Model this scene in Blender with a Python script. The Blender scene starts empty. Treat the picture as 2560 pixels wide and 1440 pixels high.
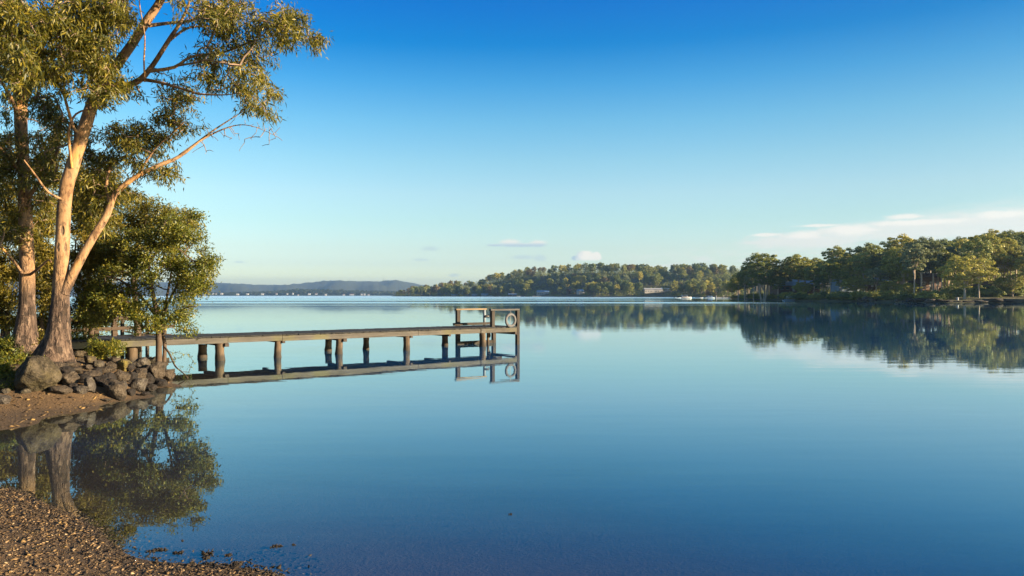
import bpy, bmesh, math, random
import numpy as np
from mathutils import Vector, noise as mnoise

SC = bpy.context.scene
COL = SC.collection
R = math.radians
# ------------------------------------------------------------------ camera, world, sun, exposure
CAMH, F, YH = 2.2, 1900.0, 738.5        # eye height, focal length and horizon row on a 2560 px wide picture
cam = bpy.data.cameras.new('camera')
cam.sensor_width = 36.0
cam.lens = 36.0 * F / 2560.0
cam.shift_y = (YH - 720.0) / 2560.0
cam.clip_start, cam.clip_end = 0.1, 20000
camo = bpy.data.objects.new('camera', cam)
COL.objects.link(camo)
camo.location = (0, 0, CAMH)
camo.rotation_euler = (R(90), 0, 0)
SC.camera = camo

SUN_EL, SUN_AZ = 14.0, 103.0            # degrees; azimuth clockwise from +Y
SKY_STRENGTH, SUN_STRENGTH = 0.05, 5.0
SC.view_settings.view_transform = 'Standard'
SC.view_settings.look = 'None'
SC.view_settings.gamma = 1.0
SC.view_settings.exposure = 2.13
try:
    SC.view_settings.use_curve_mapping = False
except Exception:
    pass
sl = bpy.data.lights.new('sun', 'SUN')
sl.energy = SUN_STRENGTH
sl.angle = R(0.5)
sl.color = (1.0, 0.77, 0.50)
so = bpy.data.objects.new('sun', sl)
COL.objects.link(so)
sd = Vector((math.cos(R(SUN_EL)) * math.sin(R(SUN_AZ)), math.cos(R(SUN_EL)) * math.cos(R(SUN_AZ)), math.sin(R(SUN_EL))))
so.rotation_euler = sd.to_track_quat('Z', 'Y').to_euler()
so.location = sd * 60


class NT:
    """Short hand for building node graphs."""
    def __init__(s, tree):
        s.t = tree
        s.n = tree.nodes
        s.l = tree.links

    def node(s, typ, **kw):
        n = s.n.new(typ)
        for k, v in kw.items():
            setattr(n, k, v)
        return n

    def put(s, sock, v):
        if hasattr(v, 'is_output') or isinstance(v, bpy.types.NodeSocket):
            s.l.new(v, sock)
        else:
            sock.default_value = v

    def m(s, op, a, b=0.0, c=0.0, clamp=False):
        n = s.node('ShaderNodeMath', operation=op)
        n.use_clamp = clamp
        s.put(n.inputs[0], a)
        s.put(n.inputs[1], b)
        if op in ('MULTIPLY_ADD', 'SMOOTH_MIN', 'SMOOTH_MAX'):
            s.put(n.inputs[2], c)
        return n.outputs[0]

    def ss(s, x, a, b):
        n = s.node('ShaderNodeMapRange', interpolation_type='SMOOTHSTEP')
        s.put(n.inputs[0], x)
        s.put(n.inputs[1], a)
        s.put(n.inputs[2], b)
        return n.outputs[0]

    def mix(s, f, a, b, mode='MIX'):
        n = s.node('ShaderNodeMix', data_type='RGBA', blend_type=mode)
        s.put(n.inputs[0], f)
        s.put(n.inputs[6], a if not isinstance(a, tuple) else (*a[:3], 1))
        s.put(n.inputs[7], b if not isinstance(b, tuple) else (*b[:3], 1))
        return n.outputs[2]

    def noise(s, vec, scale, detail=4.0, rough=0.55, dist=0.0):
        n = s.node('ShaderNodeTexNoise')
        if vec is not None:
            s.l.new(vec, n.inputs['Vector'])
        n.inputs['Scale'].default_value = scale
        n.inputs['Detail'].default_value = detail
        n.inputs['Roughness'].default_value = rough
        n.inputs['Distortion'].default_value = dist
        return n.outputs['Fac']

    def voro(s, vec, scale, feature='F1', rnd=1.0):
        n = s.node('ShaderNodeTexVoronoi', feature=feature)
        if vec is not None:
            s.l.new(vec, n.inputs['Vector'])
        n.inputs['Scale'].default_value = scale
        n.inputs['Randomness'].default_value = rnd
        return n

    def scale(s, vec, v):
        n = s.node('ShaderNodeMapping')
        s.l.new(vec, n.inputs[0])
        n.inputs[3].default_value = v
        return n.outputs[0]

    def ramp(s, f, stops):
        n = s.node('ShaderNodeValToRGB')
        el = n.color_ramp.elements
        while len(el) < len(stops):
            el.new(0.5)
        for e, (p, c) in zip(el, stops):
            e.position = p
            e.color = (*c[:3], 1)
        s.put(n.inputs[0], f)
        return n.outputs[0]

    def bump(s, h, strength=0.5, dist=0.02):
        n = s.node('ShaderNodeBump')
        n.inputs['Strength'].default_value = strength
        n.inputs['Distance'].default_value = dist
        s.l.new(h, n.inputs['Height'])
        return n.outputs[0]


world = bpy.data.worlds.new('World')
SC.world = world
world.use_nodes = True


def azel(px, py):
    k = (px - 1280.0) / F
    a = math.atan(k)
    return math.degrees(a), math.degrees(math.atan((YH - py) / F * math.cos(a)))


def build_world():
    g = NT(world.node_tree)
    bg = g.n['Background']
    sky = g.node('ShaderNodeTexSky', sky_type='NISHITA')
    sky.sun_disc = False
    sky.sun_elevation = R(SUN_EL)
    sky.sun_rotation = R(SUN_AZ)
    tc = g.node('ShaderNodeTexCoord').outputs['Generated']
    xyz = g.node('ShaderNodeSeparateXYZ')
    g.l.new(tc, xyz.inputs[0])
    X, Y, Z = xyz.outputs
    el = g.m('MULTIPLY', g.m('ARCSINE', Z), 180 / math.pi)
    az = g.m('MULTIPLY', g.m('ARCTAN2', X, Y), 180 / math.pi)
    # colour balance of the air by elevation (0..45 degrees)
    K = 1.75
    stops = [(0.0, (1.332, 1.522, 1.654)), (1.43, (1.332, 1.522, 1.654)), (2.32, (1.01, 1.174, 1.442)), (3.5, (0.929, 1.064, 1.238)), (5.56, (0.847, 1.037, 1.123)), (7.6, (0.843, 1.035, 1.119)), (9.91, (0.686, 1.003, 1.105)), (12.75, (0.446, 0.919, 1.127)), (15.53, (0.192, 0.751, 1.127)), (18.24, (0.01, 0.546, 1.068)), (20.86, (0.001, 0.457, 1.087)), (27, (0.012, 0.5, 1.05)), (40, (0.7, 0.8, 0.95))]
    rp = g.ramp(g.m('DIVIDE', el, 45.0, clamp=True), [(p / 45.0, tuple(v / K for v in c)) for p, c in stops])
    vm = g.node('ShaderNodeVectorMath', operation='MULTIPLY')
    g.l.new(sky.outputs[0], vm.inputs[0])
    g.l.new(rp, vm.inputs[1])
    vs = g.node('ShaderNodeVectorMath', operation='SCALE')
    g.l.new(vm.outputs[0], vs.inputs[0])
    vs.inputs['Scale'].default_value = K
    dim = g.m('SUBTRACT', 1.0, g.m('MULTIPLY', g.ss(az, 9.0, 40.0), 0.22))
    vd = g.node('ShaderNodeVectorMath', operation='SCALE')
    g.l.new(vs.outputs[0], vd.inputs[0])
    g.l.new(dim, vd.inputs['Scale'])
    col = vd.outputs[0]
    # clouds, placed by azimuth and elevation
    cv = g.node('ShaderNodeCombineXYZ')
    g.l.new(az, cv.inputs[0])
    g.l.new(el, cv.inputs[1])
    v = cv.outputs[0]
    n_fine = g.noise(v, 2.6, 6, 0.6)
    n_wisp = g.noise(g.scale(v, (0.26, 1.7, 1)), 1.0, 6, 0.58, 0.6)
    n_wisp2 = g.noise(g.scale(v, (0.4, 2.6, 1)), 1.0, 5, 0.6, 0.3)

    def ell(px, py, rx, ry):
        a0, e0 = azel(px, py)
        dx = g.m('MULTIPLY', g.m('SUBTRACT', az, a0), F * math.pi / 180 / rx)
        dy = g.m('MULTIPLY', g.m('SUBTRACT', el, e0), F * math.pi / 180 / ry)
        return g.m('SQRT', g.m('ADD', g.m('MULTIPLY', dx, dx), g.m('MULTIPLY', dy, dy)))

    # soft heaps: smooth union of ellipses broken by fine noise
    n_str = g.noise(g.scale(v, (0.9, 3.4, 1)), 1.0, 6, 0.6, 0.4)

    def heap(ells, edge=0.35, brk=0.9, base_py=None, nz=None):
        d = None
        for e in ells:
            q = ell(*e)
            d = q if d is None else g.m('SMOOTH_MIN', d, q, 0.15)
        d = g.m('ADD', d, g.m('MULTIPLY', g.m('SUBTRACT', n_fine if nz is None else nz, 0.5), brk))
        a = g.m('SUBTRACT', 1.0, g.ss(d, 1 - edge, 1 + edge))
        if base_py is not None:
            e0 = azel(1460, base_py)[1]
            a = g.m('MULTIPLY', a, g.ss(el, e0 - 0.10, e0 + 0.12))
        return a

    white, grey, pink = (4.6, 4.4, 4.0), (2.5, 3.1, 3.5), (4.2, 4.15, 3.85)
    heap1 = heap([(1463, 641, 22, 14), (1447, 646, 18, 8), (1491, 642, 12, 12), (1476, 647, 26, 6)], 0.2, 0.5, 651)
    shade = g.ss(g.m('ADD', az, g.m('MULTIPLY', n_fine, 1.2)), azel(1428, 640)[0] + 0.6, azel(1462, 640)[0] + 0.6)
    heap2 = heap([(1275, 609, 24, 10), (1345, 610, 20, 9), (1300, 613, 55, 5), (1240, 613, 20, 3)], 0.45, 1.0, 618)
    lit2 = g.ss(el, azel(1300, 614)[1], azel(1300, 604)[1])
    heap3 = heap([(1075, 622, 20, 5), (1052, 649, 18, 3), (1310, 643, 30, 5), (1350, 645, 14, 8), (1135, 688, 14, 4), (600, 655, 12, 2)], 0.6, 1.2)
    # the long bank of thin cloud to the right
    a0, e0 = azel(1850, 605)
    a1, e1 = azel(2560, 545)
    mid = g.m('ADD', g.m('MULTIPLY', g.m('SUBTRACT', az, a0), (e1 - e0) / (a1 - a0)), e0)
    dev = g.m('ABSOLUTE', g.m('SUBTRACT', el, g.m('SUBTRACT', mid, 0.25)))
    wid = g.m('ADD', g.m('MULTIPLY', g.ss(az, a0 - 1.5, a1 + 2), 1.5), 0.5)
    band = g.m('SUBTRACT', 1.0, g.ss(g.m('DIVIDE', dev, wid), 0.45, 1.05))
    band = g.m('MULTIPLY', band, g.ss(az, a0 - 1.5, a0 + 4))
    wsp = g.m('MULTIPLY', band, g.ss(g.m('ADD', g.m('MULTIPLY', n_wisp, 0.75), g.m('MULTIPLY', n_wisp2, 0.25)), 0.36, 0.58))
    a2 = azel(1650, 630)[0]
    low = g.m('MULTIPLY', g.ss(az, a2 - 4, a2 + 1), g.m('MULTIPLY', g.ss(el, 0.8, 2.2), g.m('SUBTRACT', 1, g.ss(el, 2.6, 4.0))))
    low = g.m('MULTIPLY', low, g.ss(n_wisp2, 0.42, 0.66))
    col = g.mix(g.m('MULTIPLY', low, 0.55), col, pink)
    col = g.mix(g.m('MULTIPLY', wsp, 0.45), col, pink)
    masses = heap([(2010, 602, 120, 16), (2110, 584, 66, 18), (1915, 606, 60, 5), (2250, 575, 110, 20), (2400, 566, 150, 24), (2540, 560, 90, 24)], 0.42, 1.5, None, n_str)
    col = g.mix(g.m('MULTIPLY', masses, 0.75), col, (4.1, 4.05, 3.75))
    streak = g.m('MULTIPLY', heap([(2262, 541, 32, 6), (2500, 536, 46, 8), (1915, 587, 28, 4), (2050, 564, 46, 3), (2125, 574, 50, 12), (2300, 556, 90, 6), (2010, 588, 34, 8)], 0.5, 1.4, None, n_str), 0.85)
    col = g.mix(streak, col, (4.7, 4.5, 4.05))
    col = g.mix(g.m('MULTIPLY', heap3, 0.45), col, grey)
    col = g.mix(g.m('MULTIPLY', heap2, 0.8), col, g.mix(lit2, grey, white))
    col = g.mix(g.m('MULTIPLY', heap1, 0.97), col, g.mix(shade, (2.3, 3.0, 3.4), (4.9, 4.65, 4.1)))
    # the clouds in front of the lens lie on the +Y side only
    g.l.new(col, bg.inputs[0])
    bg.inputs[1].default_value = SKY_STRENGTH


build_world()


# ------------------------------------------------------------------ helpers
def P(px, py, d):
    """World point seen at photo pixel (px, py) from the camera, d metres ahead."""
    return Vector(((px - 1280.0) / F * d, d, CAMH - (py - YH) / F * d))


def tag(o, label=None, cat=None, group=None, kind=None):
    if label: o['label'] = label
    if cat: o['category'] = cat
    if group: o['group'] = group
    if kind: o['kind'] = kind
    return o


def empty(name, loc, label, cat, group=None, rz=0.0):
    o = bpy.data.objects.new(name, None)
    COL.objects.link(o)
    o.empty_display_size = 0.2
    o.location = loc
    o.rotation_euler = (0, 0, rz)
    return tag(o, label, cat, group)


def mesh_np(name, verts, faces, mat, parent=None, smooth=False, mat2=None, nfirst=0):
    """verts (N,3); faces: array (M,k) or list of arrays."""
    me = bpy.data.meshes.new(name)
    verts = np.asarray(verts, dtype=np.float32)
    fl = faces if isinstance(faces, list) else [faces]
    fl = [np.asarray(f, dtype=np.int32) for f in fl if len(f)]
    idx = np.concatenate([f.ravel() for f in fl])
    tot = np.concatenate([np.full(len(f), f.shape[1], dtype=np.int32) for f in fl])
    start = np.concatenate([[0], np.cumsum(tot)[:-1]]).astype(np.int32)
    me.vertices.add(len(verts))
    me.vertices.foreach_set('co', verts.ravel())
    me.loops.add(len(idx))
    me.loops.foreach_set('vertex_index', idx)
    me.polygons.add(len(tot))
    me.polygons.foreach_set('loop_start', start)
    me.polygons.foreach_set('loop_total', tot)
    if smooth:
        me.polygons.foreach_set('use_smooth', np.ones(len(tot), dtype=bool))
    me.update(calc_edges=True)
    me.validate()
    me.materials.append(mat)
    if mat2 is not None:
        me.materials.append(mat2)
        mi = np.zeros(len(tot), dtype=np.int32)
        mi[:nfirst] = 1
        me.polygons.foreach_set('material_index', mi)
    o = bpy.data.objects.new(name, me)
    COL.objects.link(o)
    if parent: o.parent = parent
    return o


class MB:
    """Collects boxes, tubes and prisms into one mesh."""
    def __init__(s):
        s.v, s.f = [], []

    def add(s, verts, faces):
        b = len(s.v)
        s.v += [tuple(v) for v in verts]
        s.f += [tuple(i + b for i in f) for f in faces]
        return s

    def box(s, o, ax, ay, az):
        """Box from corner o spanned by three vectors."""
        o, ax, ay, az = map(Vector, (o, ax, ay, az))
        p = [o, o + ax, o + ax + ay, o + ay]
        p += [q + az for q in p]
        return s.add(p, [(3, 2, 1, 0), (4, 5, 6, 7), (0, 1, 5, 4), (1, 2, 6, 5), (2, 3, 7, 6), (3, 0, 4, 7)])

    def cbox(s, c, size):
        c = Vector(c); x, y, z = size
        return s.box(c - Vector((x / 2, y / 2, z / 2)), (x, 0, 0), (0, y, 0), (0, 0, z))

    def tube(s, pts, rad, k=10, cap=True, wob=0.0, seed=0):
        pts = [Vector(p) for p in pts]
        rng = random.Random(seed)
        n = len(pts)
        if not hasattr(rad, '__len__'): rad = [rad] * n
        b = len(s.v)
        ref = None
        for i, p in enumerate(pts):
            t = (pts[min(i + 1, n - 1)] - pts[max(i - 1, 0)]).normalized()
            if ref is None:
                ref = Vector((1, 0, 0)) if abs(t.x) < 0.8 else Vector((0, 1, 0))
            u = (ref - t * ref.dot(t)).normalized()
            w = t.cross(u)
            ref = u
            for j in range(k):
                a = 2 * math.pi * j / k
                r = rad[i] * (1 + wob * (rng.random() - 0.5))
                s.v.append(tuple(p + (u * math.cos(a) + w * math.sin(a)) * r))
        for i in range(n - 1):
            for j in range(k):
                j2 = (j + 1) % k
                s.f.append((b + i * k + j, b + i * k + j2, b + (i + 1) * k + j2, b + (i + 1) * k + j))
        if cap:
            s.f.append(tuple(b + j for j in range(k))[::-1])
            s.f.append(tuple(b + (n - 1) * k + j for j in range(k)))
        return s

    def obj(s, name, mat, parent=None, smooth=False, bevel=0.0):
        me = bpy.data.meshes.new(name)
        me.from_pydata(s.v, [], s.f)
        me.update()
        if smooth:
            for p in me.polygons: p.use_smooth = True
        me.materials.append(mat)
        o = bpy.data.objects.new(name, me)
        COL.objects.link(o)
        if parent: o.parent = parent
        if bevel > 0:
            m = o.modifiers.new('bevel', 'BEVEL')
            m.width = bevel
            m.segments = 2
            m.limit_method = 'ANGLE'
        return o


def copy_tree(o, parent=None):
    c = o.copy()
    COL.objects.link(c)
    if parent is not None: c.parent = parent
    for ch in list(o.children):
        copy_tree(ch, c)
    return c


def new_mat(name):
    m = bpy.data.materials.new(name)
    m.use_nodes = True
    g = NT(m.node_tree)
    b = g.n['Principled BSDF']
    b.inputs['Roughness'].default_value = 0.8
    b.inputs['Specular IOR Level'].default_value = 0.3
    return m, g, b


def simple(name, col, rough=0.7, vary=0.25, scale=6.0, bump=0.0, spec=0.3, metal=0.0):
    m, g, b = new_mat(name)
    oc = g.node('ShaderNodeTexCoord').outputs['Object']
    n = g.noise(oc, scale, 5, 0.6)
    c = g.mix(n, tuple(x * (1 - vary) for x in col), tuple(min(1, x * (1 + vary)) for x in col))
    g.l.new(c, b.inputs['Base Color'])
    b.inputs['Roughness'].default_value = rough
    b.inputs['Specular IOR Level'].default_value = spec
    b.inputs['Metallic'].default_value = metal
    if bump: g.l.new(g.bump(n, 0.6, bump), b.inputs['Normal'])
    return m


# ------------------------------------------------------------------ materials
def leaf_mat(name, dark, mid, light, trans=0.35, gloss=0.35, objvar=0.0):
    m, g, b = new_mat(name)
    geo = g.node('ShaderNodeNewGeometry')
    rnd = geo.outputs['Random Per Island']
    oi = g.node('ShaderNodeObjectInfo').outputs['Random']
    tc = g.node('ShaderNodeTexCoord').outputs['Object']
    f = g.m('ADD', g.m('MULTIPLY', rnd, 0.75), g.m('MULTIPLY', g.m('SUBTRACT', g.noise(tc, 0.9, 3), 0.5), 0.9))
    f = g.m('ADD', f, g.m('MULTIPLY', g.m('SUBTRACT', oi, 0.5), objvar), clamp=True)
    c = g.ramp(f, [(0.0, dark), (0.5, mid), (1.0, light)])
    g.l.new(c, b.inputs['Base Color'])
    b.inputs['Roughness'].default_value = 0.5
    b.inputs['Specular IOR Level'].default_value = gloss
    tr = g.node('ShaderNodeBsdfTranslucent')
    tcl = g.mix(0.6, c, (0.16, 0.15, 0.015))
    g.l.new(tcl, tr.inputs['Color'])
    mx = g.node('ShaderNodeMixShader')
    mx.inputs[0].default_value = trans
    g.l.new(b.outputs[0], mx.inputs[1])
    g.l.new(tr.outputs[0], mx.inputs[2])
    g.l.new(mx.outputs[0], g.n['Material Output'].inputs[0])
    return m


M_LEAF_GUM = leaf_mat('gum_leaf', (0.032, 0.043, 0.009), (0.128, 0.116, 0.012), (0.348, 0.255, 0.021), 0.42, 0.4)
M_LEAF_SHRUB = leaf_mat('shrub_leaf', (0.035, 0.054, 0.010), (0.120, 0.131, 0.013), (0.339, 0.249, 0.022), 0.42, 0.4)
M_LEAF_GOLD = leaf_mat('golden_leaf', (0.044, 0.050, 0.009), (0.143, 0.116, 0.014), (0.308, 0.209, 0.024), 0.42, 0.3)
M_FAR_DARK = leaf_mat('far_leaf_dark', (0.062, 0.109, 0.037), (0.171, 0.208, 0.059), (0.325, 0.325, 0.080), 0.30, 0.2, 0.9)
M_FAR_GOLD = leaf_mat('far_leaf_olive', (0.121, 0.155, 0.034), (0.301, 0.295, 0.056), (0.519, 0.432, 0.087), 0.35, 0.2, 0.8)
M_FAR_PALE = leaf_mat('far_leaf_grey_green', (0.070, 0.106, 0.057), (0.177, 0.212, 0.106), (0.327, 0.348, 0.171), 0.3, 0.2, 0.8)
M_FAR_BROWN = leaf_mat('far_leaf_bronze', (0.084, 0.070, 0.036), (0.180, 0.138, 0.062), (0.264, 0.192, 0.084), 0.3, 0.2, 0.4)


def bark_gum():
    m, g, b = new_mat('gum_bark')
    tc = g.node('ShaderNodeTexCoord').outputs['Object']
    xyz = g.node('ShaderNodeSeparateXYZ')
    g.l.new(tc, xyz.inputs[0])
    z = xyz.outputs[2]
    st = g.scale(tc, (6.0, 6.0, 1.9))
    n1 = g.noise(st, 1.0, 6, 0.62, 0.4)
    n2 = g.noise(tc, 9.0, 6, 0.6)
    n3 = g.noise(g.scale(tc, (3.2, 3.2, 1.2)), 1.0, 4, 0.6, 0.8)
    smooth_c = g.ramp(g.m('ADD', g.m('MULTIPLY', n1, 0.7), g.m('MULTIPLY', n2, 0.3)),
                      [(0.38, (0.076, 0.039, 0.018)), (0.47, (0.192, 0.111, 0.053)), (0.62, (0.250, 0.157, 0.082)), (0.75, (0.222, 0.102, 0.033))])
    # dark scars and peeling flakes
    vo = g.voro(g.scale(tc, (6, 6, 2.2)), 1.0).outputs['Distance']
    scar = g.m('MULTIPLY', g.m('SUBTRACT', 1, g.ss(vo, 0.14, 0.32)), g.ss(n3, 0.42, 0.54))
    smooth_c = g.mix(g.m('MULTIPLY', scar, 0.85), smooth_c, (0.075, 0.050, 0.035))
    n4 = g.noise(g.scale(tc, (1.4, 1.4, 0.55)), 1.0, 3, 0.6)
    smooth_c = g.mix(g.m('MULTIPLY', g.ss(n4, 0.56, 0.66), 0.6), smooth_c, (0.45, 0.22, 0.05))
    # rough dark stocking at the foot
    rg = g.noise(g.scale(tc, (11, 11, 2.0)), 1.0, 7, 0.65, 0.6)
    rough_c = g.ramp(rg, [(0.32, (0.021, 0.014, 0.011)), (0.50, (0.078, 0.051, 0.036)), (0.68, (0.204, 0.144, 0.102))])
    lo = g.m('SUBTRACT', 1, g.ss(g.m('ADD', z, g.m('MULTIPLY', g.m('SUBTRACT', n3, 0.5), 3.2)), 1.3, 2.6))
    n5 = g.noise(g.scale(tc, (8, 8, 5)), 1.0, 5, 0.62, 0.5)
    smooth_c = g.mix(g.m('MULTIPLY', g.ss(n5, 0.57, 0.63), 0.55), smooth_c, (0.050, 0.032, 0.022))
    rough_c = g.mix(g.m('MULTIPLY', g.ss(n5, 0.49, 0.56), 0.8), rough_c, (0.016, 0.011, 0.008))
    g.l.new(g.mix(lo, smooth_c, rough_c), b.inputs['Base Color'])
    h = g.m('ADD', g.m('MULTIPLY', rg, g.m('ADD', g.m('MULTIPLY', lo, 1.2), 0.12)), g.m('MULTIPLY', scar, -0.35))
    g.l.new(g.bump(h, 1.0, 0.10), b.inputs['Normal'])
    b.inputs['Roughness'].default_value = 0.85
    return m


M_BARK = bark_gum()
M_TWIG = simple('twig_bark', (0.168, 0.116, 0.081), 0.85, 0.45, 5.0, 0.01)
M_BARK_DARK = simple('shrub_bark', (0.061, 0.042, 0.028), 0.9, 0.45, 9.0, 0.02)
M_BARK_PALE = simple('pale_bark', (0.377, 0.295, 0.220), 0.85, 0.35, 1.2, 0.0)
M_BARK_FAR = simple('far_bark', (0.204, 0.162, 0.126), 0.9, 0.35, 0.6, 0.0)


def wood(name, a, b_, c_, axis, moss=0.0, rough=0.85, wet=False):
    m, g, b = new_mat(name)
    tc = g.node('ShaderNodeTexCoord').outputs['Object']
    s = {'x': (0.7, 14, 14), 'y': (14, 0.7, 14), 'z': (14, 14, 0.8)}[axis]
    n1 = g.noise(g.scale(tc, s), 1.0, 7, 0.65, 0.3)
    n2 = g.noise(tc, 1.3, 4, 0.6)
    oi = g.node('ShaderNodeObjectInfo').outputs['Random']
    ri = g.node('ShaderNodeNewGeometry').outputs['Random Per Island']
    f_ = g.m('ADD', g.m('MULTIPLY', n1, 0.7), g.m('MULTIPLY', n2, 0.3))
    f_ = g.m('ADD', f_, g.m('MULTIPLY', g.m('SUBTRACT', g.m('ADD', oi, ri), 1.0), 0.10))
    c = g.ramp(f_, [(0.33, a), (0.5, b_), (0.68, c_)])
    if moss:
        c = g.mix(g.m('MULTIPLY', g.ss(g.noise(tc, 0.9, 5, 0.6), 0.50, 0.66), moss), c, (0.085, 0.080, 0.030))
        sp = g.voro(g.scale(tc, (1.6, 6, 6)), 1.0).outputs['Distance']
        c = g.mix(g.m('MULTIPLY', g.m('SUBTRACT', 1, g.ss(sp, 0.03, 0.09)), 0.8), c, (0.06, 0.045, 0.03))
    if wet:
        xyz = g.node('ShaderNodeSeparateXYZ')
        g.l.new(g.node('ShaderNodeNewGeometry').outputs['Position'], xyz.inputs[0])
        w = g.m('SUBTRACT', 1, g.ss(g.m('ADD', xyz.outputs[2], g.m('MULTIPLY', g.m('SUBTRACT', n1, 0.5), 0.3)), 0.12, 0.30))
        c = g.mix(g.m('MULTIPLY', w, 0.8), c, (0.022, 0.019, 0.015))
    g.l.new(c, b.inputs['Base Color'])
    b.inputs['Roughness'].default_value = rough
    g.l.new(g.bump(n1, 0.7, 0.012), b.inputs['Normal'])
    return m


M_BEAM = wood('weathered_beam', (0.032, 0.029, 0.023), (0.065, 0.059, 0.050), (0.093, 0.088, 0.076), 'x', 0.55)
M_DECK = wood('deck_planks', (0.008, 0.008, 0.009), (0.016, 0.017, 0.017), (0.030, 0.031, 0.032), 'y')
M_PILE = wood('pile_timber', (0.029, 0.020, 0.013), (0.073, 0.051, 0.031), (0.126, 0.090, 0.055), 'z', 0, 0.85, True)
M_POST = wood('dark_post', (0.015, 0.012, 0.009), (0.031, 0.025, 0.020), (0.055, 0.044, 0.035), 'z', 0, 0.85, True)
M_RAIL = wood('grey_rail', (0.039, 0.037, 0.035), (0.066, 0.063, 0.059), (0.094, 0.089, 0.083), 'x')
M_RAIL_NEW = wood('tan_rail', (0.111, 0.078, 0.044), (0.161, 0.118, 0.068), (0.186, 0.142, 0.090), 'x')
M_CAP = wood('dark_cap', (0.017, 0.013, 0.011), (0.036, 0.028, 0.023), (0.063, 0.048, 0.039), 'y')
M_BOARDWALK = wood('brown_boardwalk', (0.020, 0.013, 0.008), (0.040, 0.026, 0.016), (0.055, 0.040, 0.025), 'x')
M_RING = simple('ring_canvas', (0.082, 0.082, 0.084), 0.8, 0.3, 9.0, 0.008)
M_BAND = simple('ring_band', (0.059, 0.059, 0.062), 0.8, 0.2, 20.0)
M_ROPE = simple('rope', (0.35, 0.32, 0.27), 0.9, 0.3, 30.0)
M_PALEPOST = simple('pale_blue_paint', (0.146, 0.170, 0.195), 0.6, 0.2, 6.0)
M_BLACK = simple('black_plastic', (0.02, 0.017, 0.016), 0.5, 0.3, 8.0)


def rock_mat(name, a, b_, c_, moss):
    m, g, b = new_mat(name)
    tc = g.node('ShaderNodeTexCoord').outputs['Object']
    pos = g.node('ShaderNodeNewGeometry').outputs['Position']
    n1 = g.noise(tc, 3.2, 8, 0.66, 0.4)
    n2 = g.noise(tc, 16, 5, 0.6)
    n3 = g.noise(pos, 2.1, 5, 0.65)
    c = g.ramp(g.m('ADD', g.m('MULTIPLY', n1, 0.65), g.m('MULTIPLY', n2, 0.35)), [(0.38, a), (0.5, b_), (0.61, c_)])
    vo = g.voro(tc, 2.4, 'DISTANCE_TO_EDGE').outputs['Distance']
    c = g.mix(g.m('MULTIPLY', g.m('SUBTRACT', 1, g.ss(vo, 0.0, 0.05)), 0.35), c, a)
    if moss: c = g.mix(g.m('MULTIPLY', g.ss(n3, 0.46, 0.60), moss), c, (0.13, 0.105, 0.022))
    xyz = g.node('ShaderNodeSeparateXYZ')
    g.l.new(pos, xyz.inputs[0])
    w = g.m('SUBTRACT', 1, g.ss(g.m('ADD', xyz.outputs[2], g.m('MULTIPLY', g.m('SUBTRACT', n1, 0.5), 0.15)), 0.02, 0.13))
    c = g.mix(g.m('MULTIPLY', w, 0.75), c, (0.020, 0.016, 0.012))
    g.l.new(c, b.inputs['Base Color'])
    b.inputs['Roughness'].default_value = 0.88
    g.l.new(g.bump(g.m('ADD', n1, g.m('MULTIPLY', n2, 0.5)), 1.0, 0.12), b.inputs['Normal'])
    return m


M_ROCK = [rock_mat('rock_brown', (0.014, 0.011, 0.008), (0.047, 0.035, 0.023), (0.082, 0.065, 0.047), 0.0),
          rock_mat('rock_grey', (0.017, 0.014, 0.012), (0.049, 0.041, 0.033), (0.094, 0.082, 0.069), 0.15),
          rock_mat('rock_mossy', (0.017, 0.013, 0.008), (0.049, 0.037, 0.021), (0.084, 0.066, 0.042), 0.8),
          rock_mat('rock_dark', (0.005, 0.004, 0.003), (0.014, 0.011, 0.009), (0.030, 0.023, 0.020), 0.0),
          rock_mat('rock_boulder', (0.006, 0.005, 0.003), (0.032, 0.025, 0.014), (0.069, 0.055, 0.036), 0.12)]  # boulder's strong dark patches are leaf shadows painted into its colour


# ------------------------------------------------------------------ terrain of the near bank
COAST = [(6, -6), (3.2, 0), (0.8, 3.4), (-1.0, 5.3), (-1.85, 5.95), (-2.43, 6.32), (-3.04, 6.60), (-3.62, 6.98), (-4.6, 7.73), (-5.75, 8.55), (-7.4, 9.2), (-9.0, 10.0),
         (-9.6, 11.2), (-8.45, 12.5), (-8.26, 13.8), (-8.35, 15.1), (-8.05, 15.9), (-8.45, 17.6), (-8.65, 19.4), (-9.6, 20.8), (-11.2, 22.2), (-12.4, 23.6), (-14.2, 26.5),
         (-20, 33), (-30, 44), (-60, 70)]
LANDPOLY = COAST + [(-200, 70), (-200, -80), (6, -80)]


def seg_dist(pts, poly):
    d = np.full(len(pts), 1e9)
    for (x0, y0), (x1, y1) in zip(poly[:-1], poly[1:]):
        a = np.array((x0, y0)); e = np.array((x1 - x0, y1 - y0))
        t = np.clip(((pts - a) @ e) / (e @ e), 0, 1)
        q = pts - (a + t[:, None] * e)
        d = np.minimum(d, np.sqrt((q ** 2).sum(1)))
    return d


def inside(pts, poly):
    r = np.zeros(len(pts), dtype=bool)
    n = len(poly)
    for i in range(n):
        x0, y0 = poly[i]; x1, y1 = poly[(i + 1) % n]
        c = ((y0 > pts[:, 1]) != (y1 > pts[:, 1]))
        with np.errstate(divide='ignore', invalid='ignore'):
            xi = (x1 - x0) * (pts[:, 1] - y0) / (y1 - y0 + 1e-12) + x0
        r ^= c & (pts[:, 0] < xi)
    return r


def sstep(x, a, b):
    t = np.clip((x - a) / (b - a), 0, 1)
    return t * t * (3 - 2 * t)


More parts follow.
